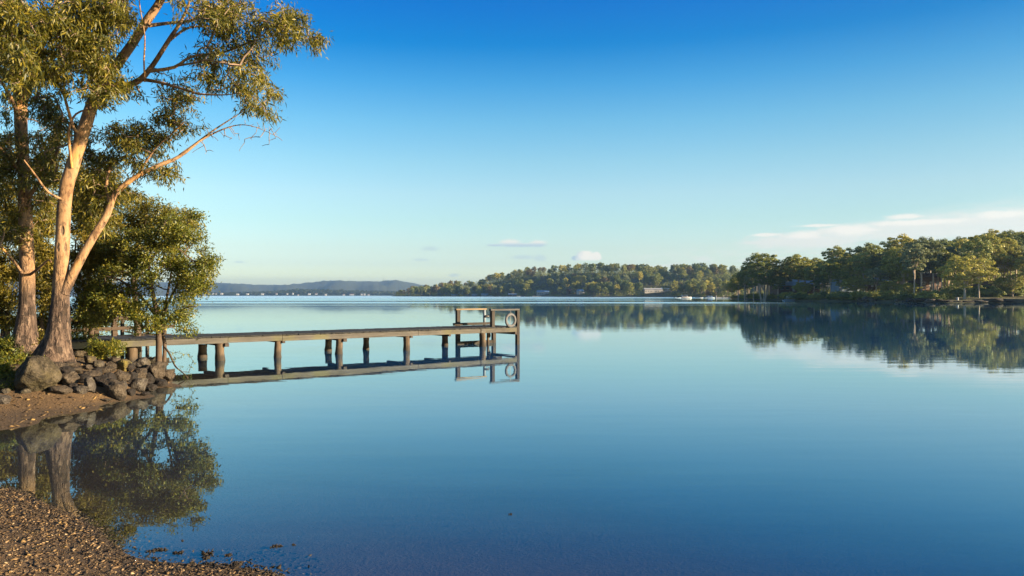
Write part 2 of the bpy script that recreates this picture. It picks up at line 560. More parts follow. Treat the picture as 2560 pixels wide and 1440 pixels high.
def H(pts):
    pts = np.asarray(pts, dtype=float)
    d = seg_dist(pts, COAST)
    ins = inside(pts, LANDPOLY)
    y = pts[:, 1]
    st = sstep(y, 13.8, 16.8) * (1 - sstep(y, 24, 34) * 0.6)
    gentle = 0.9 * (1 - np.exp(-d * 0.085 / 0.9))
    steep = 0.80 * (1 - np.exp(-d / 1.25)) + 0.035 * d
    h = gentle * (1 - st) + np.minimum(steep, 1.9) * st
    w = -(1.7 * (1 - np.exp(-d * 0.075 / 1.7)))
    z = np.where(ins, h, w)
    x = pts[:, 0]
    z = z + 0.012 * np.sin(x * 2.1 + 1.3 * np.sin(y * 1.7)) + 0.010 * np.sin(y * 3.3 + x * 1.1) * (1 + st * 2)
    return z


def hit(px, py, dmin=3.0, dmax=60.0):
    """Where the view ray through a photo pixel meets the near bank."""
    t = np.arange(dmin, dmax, 0.02)
    x = (px - 1280.0) / F * t
    z = CAMH - (py - YH) / F * t
    hz = np.maximum(H(np.stack([x, t], 1)), 0.0)
    k = np.nonzero(z < hz)[0]
    i = k[0] if len(k) else len(t) - 1
    return Vector((x[i], t[i], max(z[i], 0)))


def hz(x, y):
    return float(H([(x, y)])[0])


def grid_mesh(name, xs, ys, zf, mat, smooth=True):
    xx, yy = np.meshgrid(xs, ys)
    pts = np.stack([xx.ravel(), yy.ravel()], 1)
    z = zf(pts)
    nx, ny = len(xs), len(ys)
    i = np.arange((ny - 1) * (nx - 1))
    r, c = i // (nx - 1), i % (nx - 1)
    a = r * nx + c
    f = np.stack([a, a + 1, a + nx + 1, a + nx], 1)
    return mesh_np(name, np.column_stack([pts, z]), f, mat, None, smooth)


def mat_ground():
    m, g, b = new_mat('bank_ground')
    pos = g.node('ShaderNodeNewGeometry').outputs['Position']
    xyz = g.node('ShaderNodeSeparateXYZ')
    g.l.new(pos, xyz.inputs[0])
    z = xyz.outputs[2]
    n1 = g.noise(pos, 1.6, 6, 0.6)
    n2 = g.noise(pos, 28, 5, 0.65)
    n3 = g.noise(pos, 7, 5, 0.6)
    sand = g.ramp(g.m('ADD', g.m('MULTIPLY', n1, 0.4), g.m('MULTIPLY', n2, 0.6)), [(0.34, (0.054, 0.033, 0.016)), (0.52, (0.102, 0.063, 0.030)), (0.7, (0.160, 0.103, 0.049))])
    soil = g.ramp(n3, [(0.35, (0.020, 0.014, 0.009)), (0.55, (0.060, 0.042, 0.024)), (0.7, (0.112, 0.080, 0.040))])
    up = g.ss(g.m('ADD', z, g.m('MULTIPLY', g.m('SUBTRACT', n3, 0.5), 0.4)), 0.38, 0.60)
    up = g.m('MULTIPLY', up, g.ss(xyz.outputs[1], 12.0, 15.0))
    c = g.mix(up, sand, soil)
    wet = g.m('SUBTRACT', 1, g.ss(g.m('ADD', z, g.m('MULTIPLY', g.m('SUBTRACT', n1, 0.5), 0.08)), 0.01, 0.12))
    c = g.mix(g.m('MULTIPLY', wet, 0.62), c, (0.035, 0.025, 0.017))
    under = g.ss(g.m('MULTIPLY', z, -1.0), 0.0, 0.05)
    c = g.mix(under, c, g.mix(n3, (0.030, 0.018, 0.013), (0.085, 0.052, 0.036)))
    g.l.new(c, b.inputs['Base Color'])
    b.inputs['Roughness'].default_value = 0.9
    g.l.new(g.bump(g.m('ADD', n2, g.m('MULTIPLY', n3, 0.8)), 0.9, 0.05), b.inputs['Normal'])
    return m


ground = grid_mesh('ground', np.concatenate([np.arange(-60, -16, 0.8), np.arange(-16, 8.01, 0.16), np.arange(9, 24, 1.0)]),
                   np.concatenate([np.arange(-14, 2, 0.6), np.arange(2, 28.01, 0.16), np.arange(28.6, 70, 0.8)]), H, mat_ground())
tag(ground, 'sandy left bank rising from the pebble beach to the tree roots', 'ground', kind='structure')
bed = MB().box((-6000, -60, -2.2), (12000, 0, 0), (0, 9000, 0), (0, 0, 0.2)).obj('lake_bed', simple('lake_mud', (0.03, 0.035, 0.03), 0.9))
tag(bed, 'muddy bed below the lake water', 'lake bed', kind='structure')


def mat_water():
    m, g, b = new_mat('lake_water')
    g.n.remove(b)
    pos = g.node('ShaderNodeNewGeometry').outputs['Position']
    xyz = g.node('ShaderNodeSeparateXYZ')
    g.l.new(pos, xyz.inputs[0])
    X, Y, _ = xyz.outputs
    att = g.node('ShaderNodeAttribute', attribute_name='depth').outputs['Fac']
    # ripples: long low ones everywhere, a breeze line far out
    n_long = g.noise(g.scale(pos, (0.22, 0.9, 1)), 1.0, 3, 0.5)
    n_fine = g.noise(g.scale(pos, (1.1, 4.2, 1)), 1.0, 2, 0.5)
    n_patch = g.noise(g.scale(pos, (0.02, 0.05, 1)), 1.0, 3, 0.5)
    edge = g.m('ADD', Y, g.m('ADD', g.m('MULTIPLY', X, -0.06), g.m('MULTIPLY', g.m('SUBTRACT', g.noise(g.scale(pos, (0.004, 0.02, 1)), 1.0, 2), 0.5), 40)))
    far = g.ss(edge, 158, 176)
    inshore = g.m('SUBTRACT', 1, g.m('MULTIPLY', g.ss(X, 55, 105), g.m('SUBTRACT', 1, g.ss(Y, 420, 620))))   # the lee of the right shore stays smooth
    lv = g.node('ShaderNodeCombineXYZ')
    g.l.new(g.m('MULTIPLY', X, 0.0007), lv.inputs[0])
    g.l.new(g.m('MULTIPLY', g.m('LOGARITHM', g.m('MAXIMUM', Y, 1.0), 2.718), 4.5), lv.inputs[1])
    stripes = g.noise(lv.outputs[0], 1.0, 3, 0.6)
    ruff = g.m('MULTIPLY', g.m('MULTIPLY', far, inshore), g.m('ADD', g.m('ADD', 0.10, g.m('MULTIPLY', g.ss(Y, 300, 900), 0.5)), g.m('MULTIPLY', g.ss(stripes, 0.42, 0.60), 0.6)))
    bs = g.node('ShaderNodeBump')
    bs.inputs['Strength'].default_value = 1.0
    bs.inputs['Distance'].default_value = 1.0
    hh = g.m('ADD', g.m('MULTIPLY', n_long, 0.0028), g.m('MULTIPLY', g.m('MULTIPLY', n_fine, 0.0016), g.ss(n_patch, 0.35, 0.7)))
    g.l.new(hh, bs.inputs['Height'])
    nrm = bs.outputs[0]
    rough = g.m('MULTIPLY', ruff, 0.34)
    gl = g.node('ShaderNodeBsdfGlossy')
    gl.distribution = 'GGX'
    g.l.new(g.m('ADD', rough, 0.0), gl.inputs['Roughness'])
    gl.inputs['Color'].default_value = (.86, 1, 1, 1)
    g.l.new(nrm, gl.inputs['Normal'])
    df = g.node('ShaderNodeBsdfDiffuse')
    df.inputs['Color'].default_value = (0.008, 0.056, 0.165, 1)
    tr = g.node('ShaderNodeBsdfTransparent')
    tr.inputs['Color'].default_value = (0.72, 0.80, 0.84, 1)
    deep = g.m('SUBTRACT', 1, g.m('POWER', 2.718, g.m('MULTIPLY', g.m('MULTIPLY', att, att), -7.0)))
    body = g.node('ShaderNodeMixShader')
    g.l.new(deep, body.inputs[0])
    g.l.new(tr.outputs[0], body.inputs[1])
    g.l.new(df.outputs[0], body.inputs[2])
    # Schlick reflectance, the same for light coming up from the bed as for light going down
    dt = g.node('ShaderNodeVectorMath', operation='DOT_PRODUCT')
    g.l.new(g.node('ShaderNodeNewGeometry').outputs['Incoming'], dt.inputs[0])
    g.l.new(nrm, dt.inputs[1])
    cosv = g.m('ABSOLUTE', dt.outputs['Value'])
    refl = g.m('ADD', 0.07, g.m('MULTIPLY', g.m('POWER', g.m('SUBTRACT', 1.0, cosv, clamp=True), 4.6), 0.93), clamp=True)
    mx = g.node('ShaderNodeMixShader')
    g.l.new(refl, mx.inputs[0])
    g.l.new(body.outputs[0], mx.inputs[1])
    g.l.new(gl.outputs[0], mx.inputs[2])
    g.l.new(mx.outputs[0], g.n['Material Output'].inputs[0])
    return m


def build_water():
    xs = np.concatenate([[-5900, -2000, -600, -200, -90], np.arange(-60, -16, 2.0), np.arange(-16, 8.01, 0.25), [10, 14, 20, 40, 90, 200, 600, 2000, 5900]])
    ys = np.concatenate([[-50, -30], np.arange(-14, 2, 1.0), np.arange(2, 28.01, 0.25), np.arange(29, 70, 2.0), [90, 150, 300, 700, 1500, 3000, 8900]])
    o = grid_mesh('water', xs, ys, lambda p: np.zeros(len(p)), mat_water())
    co = np.zeros(len(o.data.vertices) * 3)
    o.data.vertices.foreach_get('co', co)
    co = co.reshape(-1, 3)
    dep = np.clip(-H(co[:, :2]), 0, 3)
    dep[(np.abs(co[:, 0]) > 70) | (co[:, 1] > 75)] = 3
    a = o.data.attributes.new('depth', 'FLOAT', 'POINT')
    a.data.foreach_set('value', dep.astype(np.float32))
    tag(o, 'calm blue lake mirroring the sky and the trees', 'water', kind='structure')


build_water()


# ------------------------------------------------------------------ the jetty
JO, JU, JV = Vector((-9.85, 25.6, 0)), Vector((0.775, 0.632, 0)), Vector((-0.632, 0.775, 0))
JROT = math.atan2(0.632, 0.775)


def js(px, t=0.0):
    """Distance along the jetty at which its line, t metres back from the front edge, is seen at column px."""
    o = JO + JV * t
    k = (px - 1280.0) / F
    return (o.y * k - o.x) / (JU.x - JU.y * k)


def build_jetty():
    j = empty('timber_jetty', JO, 'long weathered timber jetty reaching out over the water on round piles', 'jetty', rz=JROT)
    rng = random.Random(3)
    S0, S1 = -4.8, 13.0
    ZT = 0.83
    # deck planks: local x along, y across
    d = MB()
    s = S0
    while s < S1 - 0.02:
        w = 0.135 + rng.random() * 0.02
        zz = ZT + rng.uniform(-0.006, 0.006)
        e0 = -0.05 + rng.uniform(-0.02, 0.015)
        e1 = 1.98 + rng.uniform(-0.02, 0.02)
        w = min(w, S1 - s)
        d.box((s, e0, zz - 0.045), (w - 0.010, 0, 0), (0, e1 - e0, 0), (0, 0, 0.045))
        s += w
    d.obj('deck', M_DECK, j)
    # long side beams in lengths, front and back
    cuts = [S0, js(570), js(706), js(1046), js(1208), S1]
    for a, b in zip(cuts[:-1], cuts[1:]):
        sag = rng.uniform(-0.008, 0.008)
        MB().box((a + 0.004, 0.0, ZT - 0.245 + sag), (b - a - 0.008, 0, 0), (0, 0.09, 0), (0, 0, 0.195)).obj('side_beam', M_BEAM, j, bevel=0.006)
    for a, b in ((S0, 2.0), (2.0, 8.0), (8.0, S1)):
        MB().box((a + 0.004, 1.84, ZT - 0.245), (b - a - 0.008, 0, 0), (0, 0.09, 0), (0, 0, 0.195)).obj('side_beam', M_BEAM, j)
    MB().box((S0, 0.95, ZT - 0.245), (S1 - S0 - 0.1, 0, 0), (0, 0.09, 0), (0, 0, 0.195)).obj('centre_beam', M_CAP, j)

    def pile(s, t, r, top, seed, lean=0.0):
        rr = random.Random(seed)
        pts, rad = [], []
        for k in range(16):
            z = -1.6 + (top + 1.6) * k / 15
            bulge = 0.022 * math.exp(-((z - 0.04) / 0.09) ** 2)
            pts.append((s + lean * (z - 0.3) + 0.012 * math.sin(z * 4 + seed), t + 0.012 * math.cos(z * 3 + seed), z))
            rad.append(r * (1.04 - 0.05 * z) + bulge + rr.uniform(-0.005, 0.005))
        MB().tube(pts, rad, 14, True, 0.07, seed).obj('pile', M_PILE, j, smooth=True)

    fr = [(550, .142), (695, .115), (848, .125), (1016, .125), (1206, .135)]
    for i, (px, r) in enumerate(fr):
        pile(js(px, .10), .10, r, ZT - 0.25, 10 + i, rng.uniform(-.03, .03))
    bk = [(507, .145), (821, .125), (915, .115), (1112, .13)]
    for i, (px, r) in enumerate(bk):
        pile(js(px, 1.70), 1.70, r, ZT - 0.365 if i in (0, 1) else ZT - 0.25, 30 + i, rng.uniform(-.03, .03))
    pile(js(330, 0.3), 0.3, .15, ZT - 0.25, 51)
    pile(js(325, 1.7), 1.7, .15, ZT - 0.25, 52)
    # cap beams across the pile pairs
    for pf, pb, off in ((550, 507, .15), (848, 821, .13)):
        a = Vector((js(pf, .10), -0.10, 0)); b = Vector((js(pb, 1.70), 1.95, 0))
        dr = (b - a)
        sx = Vector((0.14, 0, 0))
        MB().box((a.x + off - .05, a.y, ZT - 0.365), sx, dr, (0, 0, 0.117)).obj('cap_beam', M_CAP, j, bevel=0.005)
    for px in (695, 1016, 1112):
        s = js(px, .1)
        MB().box((s + .10, -0.06, ZT - 0.325), (0.10, 0, 0), (0, 1.9, 0), (0, 0, 0.077)).obj('cap_beam', M_CAP, j)
    # block where the beams are scarfed together at the platform
    s = js(1208)
    MB().box((s - .12, -0.028, ZT - .25), (.24, 0, 0), (0, .026, 0), (0, 0, .19)).obj('joint_block', M_BEAM, j, bevel=.004)
    # platform end
    MB().box((S1 - .12, -.02, ZT - .365), (.10, 0, 0), (0, 1.98, 0), (0, 0, .117)).obj('end_joist', M_CAP, j)
    sl_ = js(1229, 0.05)
    MB().box((S1 + .003, -.01, -1.6), (.15, 0, 0), (0, .15, 0), (0, 0, 3.13)).obj('rail_post', M_POST, j, bevel=.006)
    MB().box((sl_, .02, ZT - .02), (.16, 0, 0), (0, .15, 0), (0, 0, .72)).obj('rail_post', M_POST, j, bevel=.006)
    MB().box((sl_ - .10, -.04, 1.532), (S1 + .14 - sl_ + .08, 0, 0), (0, .16, 0), (0, 0, .075)).obj('handrail', M_RAIL, j, bevel=.008)
    sa, sb = js(1143, 2.0), js(1217, 2.0)
    MB().box((sa, 2.0, -1.6), (.18, 0, 0), (0, .15, 0), (0, 0, 3.13)).obj('rail_post', M_POST, j, bevel=.006)
    r = MB()
    r.box((sa - .06, 1.98, 1.532), (sb - sa + .06, 0, 0.0), (0, .15, 0), (0, 0, .07))
    r.obj('handrail', M_RAIL_NEW, j, bevel=.008)
    MB().box((sa - .16, 1.985, .842), (js(1228, 2.0) - sa + .2, 0, 0), (0, .13, 0), (0, 0, .115)).obj('kerb_rail', M_POST, j, bevel=.006)
    MB().box((js(1143, 1.72) + .02, 1.72, -.06), (S1 - js(1143, 1.72) - .05, 0, 0), (0, .09, 0), (0, 0, .20)).obj('lower_brace', M_POST, j)
    MB().box((S1 - .02, 1.70, -1.6), (.16, 0, 0), (0, .15, 0), (0, 0, 2.4)).obj('rail_post', M_POST, j)
    MB().tube([(js(1220, .9), .9, -1.6), (js(1220, .9), .9, ZT - .25)], .06, 10).obj('pile', M_PILE, j, smooth=True)
    # pale painted post that carries the far rail, with a dark cleat block on it
    sw = js(1211, 2.06)
    MB().tube([(sw, 2.06, .78), (sw, 2.06, 1.531)], .062, 12).obj('painted_post', M_PALEPOST, j, smooth=True)
    c = MB()
    for k in range(7):
        pass
    c.tube([(sw - .10, 1.97, 1.20), (sw + .0, 1.96, 1.235), (sw + .14, 1.95, 1.235), (sw + .22, 1.95, 1.20)], [.02, .06, .065, .025], 8)
    c.obj('cleat', M_BLACK, j, smooth=True)
    # hanging tyre fender under the platform
    f = MB()
    cx, cy, cz = js(1222, 1.2), 1.2, .40
    f.tube([(cx, cy, cz - .12), (cx, cy, cz - .09), (cx, cy, cz), (cx, cy, cz + .09), (cx, cy, cz + .12)], [.03, .075, .09, .075, .03], 10)
    f.obj('fender', M_BARK_DARK, j, smooth=True)

    # life ring hanging from the front rail
    sr = js(1274, -0.03)
    w = JO + JU * sr + JV * (-0.10)
    zc, Ro, tr = 1.105, .255, .062
    ring = empty('life_ring', (w.x, w.y, zc), 'greyish white life ring hanging from the end rail of the jetty', 'life ring', rz=JROT)
    t = MB()
    n, k = 40, 14
    for a in range(n):
        A = 2 * math.pi * a / n
        for q in range(k):
            B = 2 * math.pi * q / k
            rr = Ro + tr * math.cos(B)
            t.v.append((rr * math.cos(A), tr * .8 * math.sin(B), rr * math.sin(A)))
    for a in range(n):
        for q in range(k):
            t.f.append((a * k + q, ((a + 1) % n) * k + q, ((a + 1) % n) * k + (q + 1) % k, a * k + (q + 1) % k))
    t.obj('ring_body', M_RING, ring, smooth=True)
    for A in (R(45), R(135), R(225), R(315)):
        b = MB()
        pts = []
        for q in range(13):
            B = 2 * math.pi * q / 12
            rr = Ro + (tr + .004) * math.cos(B)
            pts.append((rr * math.cos(A), (tr + .004) * .8 * math.sin(B), rr * math.sin(A)))
        for dA in (-.07, .07):
            pass
        n0 = len(b.v)
        for dA in (-.09, .09):
            for q in range(12):
                B = 2 * math.pi * q / 12
                rr = Ro + (tr + .005) * math.cos(B)
                b.v.append((rr * math.cos(A + dA), (tr + .005) * .8 * math.sin(B), rr * math.sin(A + dA)))
        for q in range(12):
            b.f.append((q, (q + 1) % 12, 12 + (q + 1) % 12, 12 + q))
        b.obj('band', M_BAND, ring, smooth=True)
    MB().tube([(0, -.0, .42), (.005, 0, .3), (0, 0, .19), (-.004, 0.0, -.1), (.004, 0, -.20)], .008, 6).obj('hanging_rope', M_ROPE, ring, smooth=True)


build_jetty()


def build_boardwalk():
    a, b = P(40, 800, 26.0), P(425, 800, 31.5)
    a.z = b.z = 0
    u = (b - a); L = u.length; u.normalize()
    rz = math.atan2(u.y, u.x)
    o = empty('boardwalk', a, 'old brown boardwalk with two timber rails behind the shrubs', 'boardwalk', rz=rz)
    rng = random.Random(8)
    d = MB()
    s = 0.0
    while s < L:
        d.box((s, 0, .55 + rng.uniform(-.01, .01)), (.15, 0, 0), (0, 1.2, 0), (0, 0, .05))
        s += .165
    d.obj('deck', M_BOARDWALK, o)
    for t in (0.03, 1.10):
        MB().box((0, t, .38), (L, 0, 0), (0, .08, 0), (0, 0, .165)).obj('side_beam', M_BOARDWALK, o)
    for z, e, t in ((.86, L + .2, -.06), (1.22, L - .7, -.06), (1.22, L - 1.0, 1.19)):
        MB().box((0, t, z), (e, 0, 0), (0, .055, 0), (0, 0, .13)).obj('handrail', M_BOARDWALK, o, bevel=.006)
    k = 0
    s = .15
    while s < L:
        for t in (0.0, 1.06):
            w = .17 if k % 3 == 0 else .11
            MB().box((s, t, -1.4), (w, 0, 0), (0, .11, 0), (0, 0, 2.7 if k % 3 == 0 else 2.62)).obj('post', M_BOARDWALK, o, bevel=.006)
        s += 1.15
        k += 1
    p0, p1 = (L - 2.2, -.02, .44), (L - .6, -.02, .84)
    MB().tube([p0, p1], .03, 6).obj('brace', M_BOARDWALK, o)
    MB().tube([(L - 2.2, .0, .84), (L - .6, .0, .44)], .03, 6).obj('brace', M_BOARDWALK, o)


build_boardwalk()


# ------------------------------------------------------------------ rocks
def rock_obj(name, c, size, seed, mat, rz=0.0, tilt=0.0, cuts=7, sub=4, rough=.10):
    rng = random.Random(seed)
    bm = bmesh.new()
    bmesh.ops.create_icosphere(bm, subdivisions=sub, radius=1.0)
    planes = []
    for k in range(cuts):
        n = Vector((rng.gauss(0, 1), rng.gauss(0, 1), rng.gauss(0, 1))).normalized()
        planes.append((n, rng.uniform(.55, .86)))
    off = Vector((rng.uniform(-50, 50), rng.uniform(-50, 50), rng.uniform(-50, 50)))
    for v in bm.verts:
        p = v.co.copy()
        for n, h in planes:
            q = p.dot(n)
            if q > h: p -= n * (q - h) * .93
        f = 1 + .16 * mnoise.noise(p * 1.3 + off) + rough * mnoise.noise(p * 3.1 + off) + rough * .45 * mnoise.noise(p * 7.0 + off)
        v.co = p * f
    for v in bm.verts:
        v.co = Vector((v.co.x * size[0], v.co.y * size[1], v.co.z * size[2]))
    me = bpy.data.meshes.new(name)
    bm.to_mesh(me)
    bm.free()
    for p in me.polygons: p.use_smooth = True
    me.materials.append(mat)
    o = bpy.data.objects.new(name, me)
    COL.objects.link(o)
    o.location = c
    o.rotation_euler = (0, tilt, rz)
    return o


# px, py of centre, width, height in photo pixels, material, tilt, label
ROCKS = [
    (77, 937, 100, 90, 4, .25, 'large lichen covered boulder beside the foot of the big gum tree'),
    (283, 974, 70, 50, 0, .65, 'wedge shaped rock tilted down into the water at the corner of the sand'),
    (171, 949, 46, 36, 0, 0, 'round brown rock in the pile just right of the large boulder'),
    (199, 974, 36, 25, 1, 0, 'small pale grey rock sitting at the edge of the sand'),
    (222, 965, 28, 42, 1, -.3, 'upright grey stone between the pale rock and the wedge rock'),
    (146, 975, 56, 22, 0, 0, 'low flat brown rock on the sand beside the large boulder'),
    (225, 938, 44, 22, 0, 0, None), (296, 941, 44, 33, 0, 0, 'smooth tan rock just above the wedge shaped rock'),
    (305, 965, 28, 23, 1, 0, 'small rounded stone tucked behind the wedge shaped rock'),
    (305, 914, 38, 31, 2, 0, 'golden lichen covered rock high on the pile below the bush'),
    (348, 907, 42, 32, 1, 0, 'pale split rock on top of the pile under the jetty'),
    (388, 926, 36, 46, 0, 0, 'tall block standing at the outer end of the rock pile'),
    (386, 901, 36, 22, 1, 0, 'pale rock capping the tall block at the outer end'),
    (347, 938, 40, 34, 0, 0, 'squarish tan rock beside the tall block'),
    (343, 962, 50, 36, 1, 0, 'grey rock dipping into the water right of the wedge rock'),
    (413, 939, 40, 24, 0, .2, 'low brown rock reaching farthest out into the water'),
    (397, 957, 38, 20, 3, .15, 'dark wet rock at the waterline below the tall block'),
    (376, 970, 30, 20, 3, 0, None),
    (241, 912, 28, 23, 1, 0, 'little cream rock at the top of the pile near the trunk'),
    (219, 901, 30, 27, 2, .2, 'yellow mossy rock next to the foot of the gum trunk'),
    (196, 886, 34, 20, 2, 0, 'mossy flat topped rock against the gum trunk below the bush'),
    (258, 926, 52, 18, 0, 0, None), (137, 920, 56, 26, 0, .15, None), (190, 926, 32, 16, 0, 0, None), (126, 938, 28, 20, 0, 0, None),
    (61, 978, 24, 15, 1, 0, 'small rounded stone on the sand below the large boulder'), (12, 978, 20, 14, 1, 0, None), (325, 981, 28, 18, 3, 0, None),
    (262, 1001, 34, 9, 0, 0, 'flat stone lying on the wet sand beside the wedge rock'), (2, 1000, 46, 26, 1, .2, 'pale slab half buried in the sand at the left edge'),
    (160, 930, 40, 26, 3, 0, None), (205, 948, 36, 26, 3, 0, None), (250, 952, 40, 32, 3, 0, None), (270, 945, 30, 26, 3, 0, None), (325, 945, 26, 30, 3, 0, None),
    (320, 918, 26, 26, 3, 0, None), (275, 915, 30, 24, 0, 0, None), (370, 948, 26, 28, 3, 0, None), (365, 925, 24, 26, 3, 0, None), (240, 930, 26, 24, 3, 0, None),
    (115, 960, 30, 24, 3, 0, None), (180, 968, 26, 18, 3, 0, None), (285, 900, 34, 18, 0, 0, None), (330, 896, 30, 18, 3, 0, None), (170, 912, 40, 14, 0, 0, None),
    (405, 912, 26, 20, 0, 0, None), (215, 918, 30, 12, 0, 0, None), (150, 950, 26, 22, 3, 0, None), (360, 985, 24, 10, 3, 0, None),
]
for i, (px, py, w, h, mi, ti, lab) in enumerate(ROCKS):
    base = hit(px, py + h * .42)
    d = base.y
    c = P(px, py, d)
    sx, sz = w / F * d / 2 * .93, h / F * d / 2 * .93
    sy = .5 * (sx + sz) * random.Random(i).uniform(.9, 1.25)
    big = w > 70
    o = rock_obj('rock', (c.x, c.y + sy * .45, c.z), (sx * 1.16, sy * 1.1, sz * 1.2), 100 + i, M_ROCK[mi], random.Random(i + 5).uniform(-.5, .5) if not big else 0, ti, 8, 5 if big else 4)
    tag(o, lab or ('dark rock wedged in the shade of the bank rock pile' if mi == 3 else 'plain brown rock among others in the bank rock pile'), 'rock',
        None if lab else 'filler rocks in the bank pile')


# ------------------------------------------------------------------ litter and pebbles on the beach
def scatter_litter(name, n, region, size, mat, seed, label, flat=.45, zoff=0.0, band=None):
    rng = np.random.default_rng(seed)
    x0, x1, y0, y1 = region
    mult = 16 if band else 3
    p = np.column_stack([rng.uniform(x0, x1, n * mult), rng.uniform(y0, y1, n * mult)])
    z = H(p)
    d = seg_dist(p, COAST)
    keep = (z > 0.004) & (rng.random(len(p)) < np.clip(1.25 - d / 5.0, .35, 1))
    if band: keep = (z > -0.02) & (d < band) & (rng.random(len(p)) < np.exp(-d / band * 1.6))
    p, z = p[keep][:n], z[keep][:n]
    n = len(p)
    s = size[0] * (size[1] / size[0]) ** (rng.random(n) ** 2.2)
    # squashed octahedra with jittered corners
    base = np.array([(1, 0, 0), (0, 1, 0), (-1, 0, 0), (0, -1, 0), (0, 0, 1), (0, 0, -1)], float)
    v = base[None] * (0.75 + .5 * rng.random((n, 6, 1)))
    v[:, :, 0] *= 1.0 + rng.random((n, 1)) * 1.3
    v[:, :, 2] *= flat * (0.5 + rng.random((n, 1)))
    a = rng.random(n) * 6.283
    ca, sa = np.cos(a)[:, None], np.sin(a)[:, None]
    x = v[:, :, 0] * ca - v[:, :, 1] * sa
    y = v[:, :, 0] * sa + v[:, :, 1] * ca
    tx, ty = rng.normal(0, .35, (n, 1)), rng.normal(0, .35, (n, 1))
    zz = v[:, :, 2] + x * tx + y * ty
    vv = np.stack([x, y, zz], 2) * s[:, None, None]
    vv[:, :, 0] += p[:, :1]; vv[:, :, 1] += p[:, 1:2]
    vv[:, :, 2] += (z + s * flat * .5 + zoff)[:, None]
    f = np.array([(0, 1, 4), (1, 2, 4), (2, 3, 4), (3, 0, 4), (1, 0, 5), (2, 1, 5), (3, 2, 5), (0, 3, 5)])
    ff = (f[None] + np.arange(n)[:, None, None] * 6).reshape(-1, 3)
    o = mesh_np(name, vv.reshape(-1, 3), ff, mat)
    return tag(o, label, 'litter', kind='stuff')


def litter_mat(name, stops):
    m, g, b = new_mat(name)
    r = g.node('ShaderNodeNewGeometry').outputs['Random Per Island']
    g.l.new(g.ramp(r, stops), b.inputs['Base Color'])
    b.inputs['Roughness'].default_value = .75
    return m


M_PEB = litter_mat('pebble', [(0, (0.028, 0.017, 0.008)), (.5, (0.086, 0.053, 0.025)), (.85, (0.165, 0.106, 0.052)), (1, (0.306, 0.223, 0.123))])
M_LITTER = litter_mat('leaf_litter', [(0, (0.021, 0.013, 0.007)), (.45, (0.064, 0.040, 0.018)), (.8, (0.139, 0.087, 0.035)), (1, (0.240, 0.152, 0.052))])
scatter_litter('pebbles', 30000, (-9.5, 1.5, 4.2, 9.6), (.004, .016), M_PEB, 1, 'small pebbles and shell grit covering the near beach')
scatter_litter('leaf_litter', 4500, (-9.5, 1.5, 4.2, 9.6), (.008, .026), M_LITTER, 2, 'dry leaf and bark litter strewn over the near beach', .14, .004)
scatter_litter('leaf_litter', 2600, (-16, -8.1, 11.8, 20), (.010, .05), M_LITTER, 3, 'dry leaf litter on the sand and soil around the rocks', .14, .004)

M_DARKLIT = litter_mat('washed_weed', [(0, (.010, .007, .004)), (.6, (.030, .021, .012)), (1, (.085, .060, .034))])
scatter_litter('washed_up_weed', 9000, (-9.5, 1.5, 4.2, 10), (.006, .020), M_DARKLIT, 4, 'dark weed and bark scraps washed up along the beach edge', .18, .002, .55)
scatter_litter('leaf_litter', 9000, (-9.5, 1.5, 4.0, 9.6), (.005, .018), M_DARKLIT, 5, 'dark leaf scraps scattered among the pebbles of the near beach', .22, .003)
# weed clumps and twigs lying in the shallows
M_WEED = simple('weed', (.018, .013, .008), .8, .4, 14, .01)
WEED = [(515, 1384, 44, 'ragged clump of dark weed in the shallows just off the beach edge'), (570, 1388, 24, 'small dark weed tuft right of the ragged clump in the shallows'),
        (690, 1366, 30, 'bent dark twig floating beyond the weed clumps'), (737, 1362, 14, 'tiny dark leaf floating right of the bent twig'),
        (455, 1352, 10, 'speck of bark floating near the beach edge'), (1277, 1286, 14, 'single dark leaf floating alone on open water'),
        (640, 1425, 26, 'dark weed tuft at the tip of the beach'), (590, 1408, 30, 'spiky dark weed clump at the waterline near the beach tip')]
for k in range(14):
    q = random.Random(k + 900)
    px = q.uniform(380, 690)
    WEED.append((px, 1366 + (px - 380) * .24 + q.uniform(-8, 12), q.uniform(21, 30), None))
for i, (px, py, w, lab) in enumerate(WEED):
    d = CAMH * F / (py - YH)
    c = P(px, py, d)
    rng = random.Random(i + 70)
    m = MB()
    ww = w / F * d
    for k in range(14 if w > 20 else 4):
        a = rng.random() * 6.28
        r0 = rng.random() * ww * .35
        p0 = Vector((math.cos(a) * r0, math.sin(a) * r0 * .6, -.004))
        b = rng.random() * 6.28
        q = p0 + Vector((math.cos(b) * ww * .4, math.sin(b) * ww * .3, rng.uniform(.0, .012 if w < 40 else .03)))
        m.tube([p0, (p0 + q) / 2 + Vector((0, 0, .006)), q], [.003, .006, .002], 5)
    o = m.obj('weed_clump' if w > 20 else 'floating_leaf', M_WEED, None, smooth=True)
    o.location = (c.x, c.y, max(0.002, hz(c.x, c.y)))
    tag(o, lab or 'dark weed scrap washed up along the waterline of the pebble beach', 'weed' if w > 20 else 'leaf', None if lab else 'weed scraps along the beach waterline')


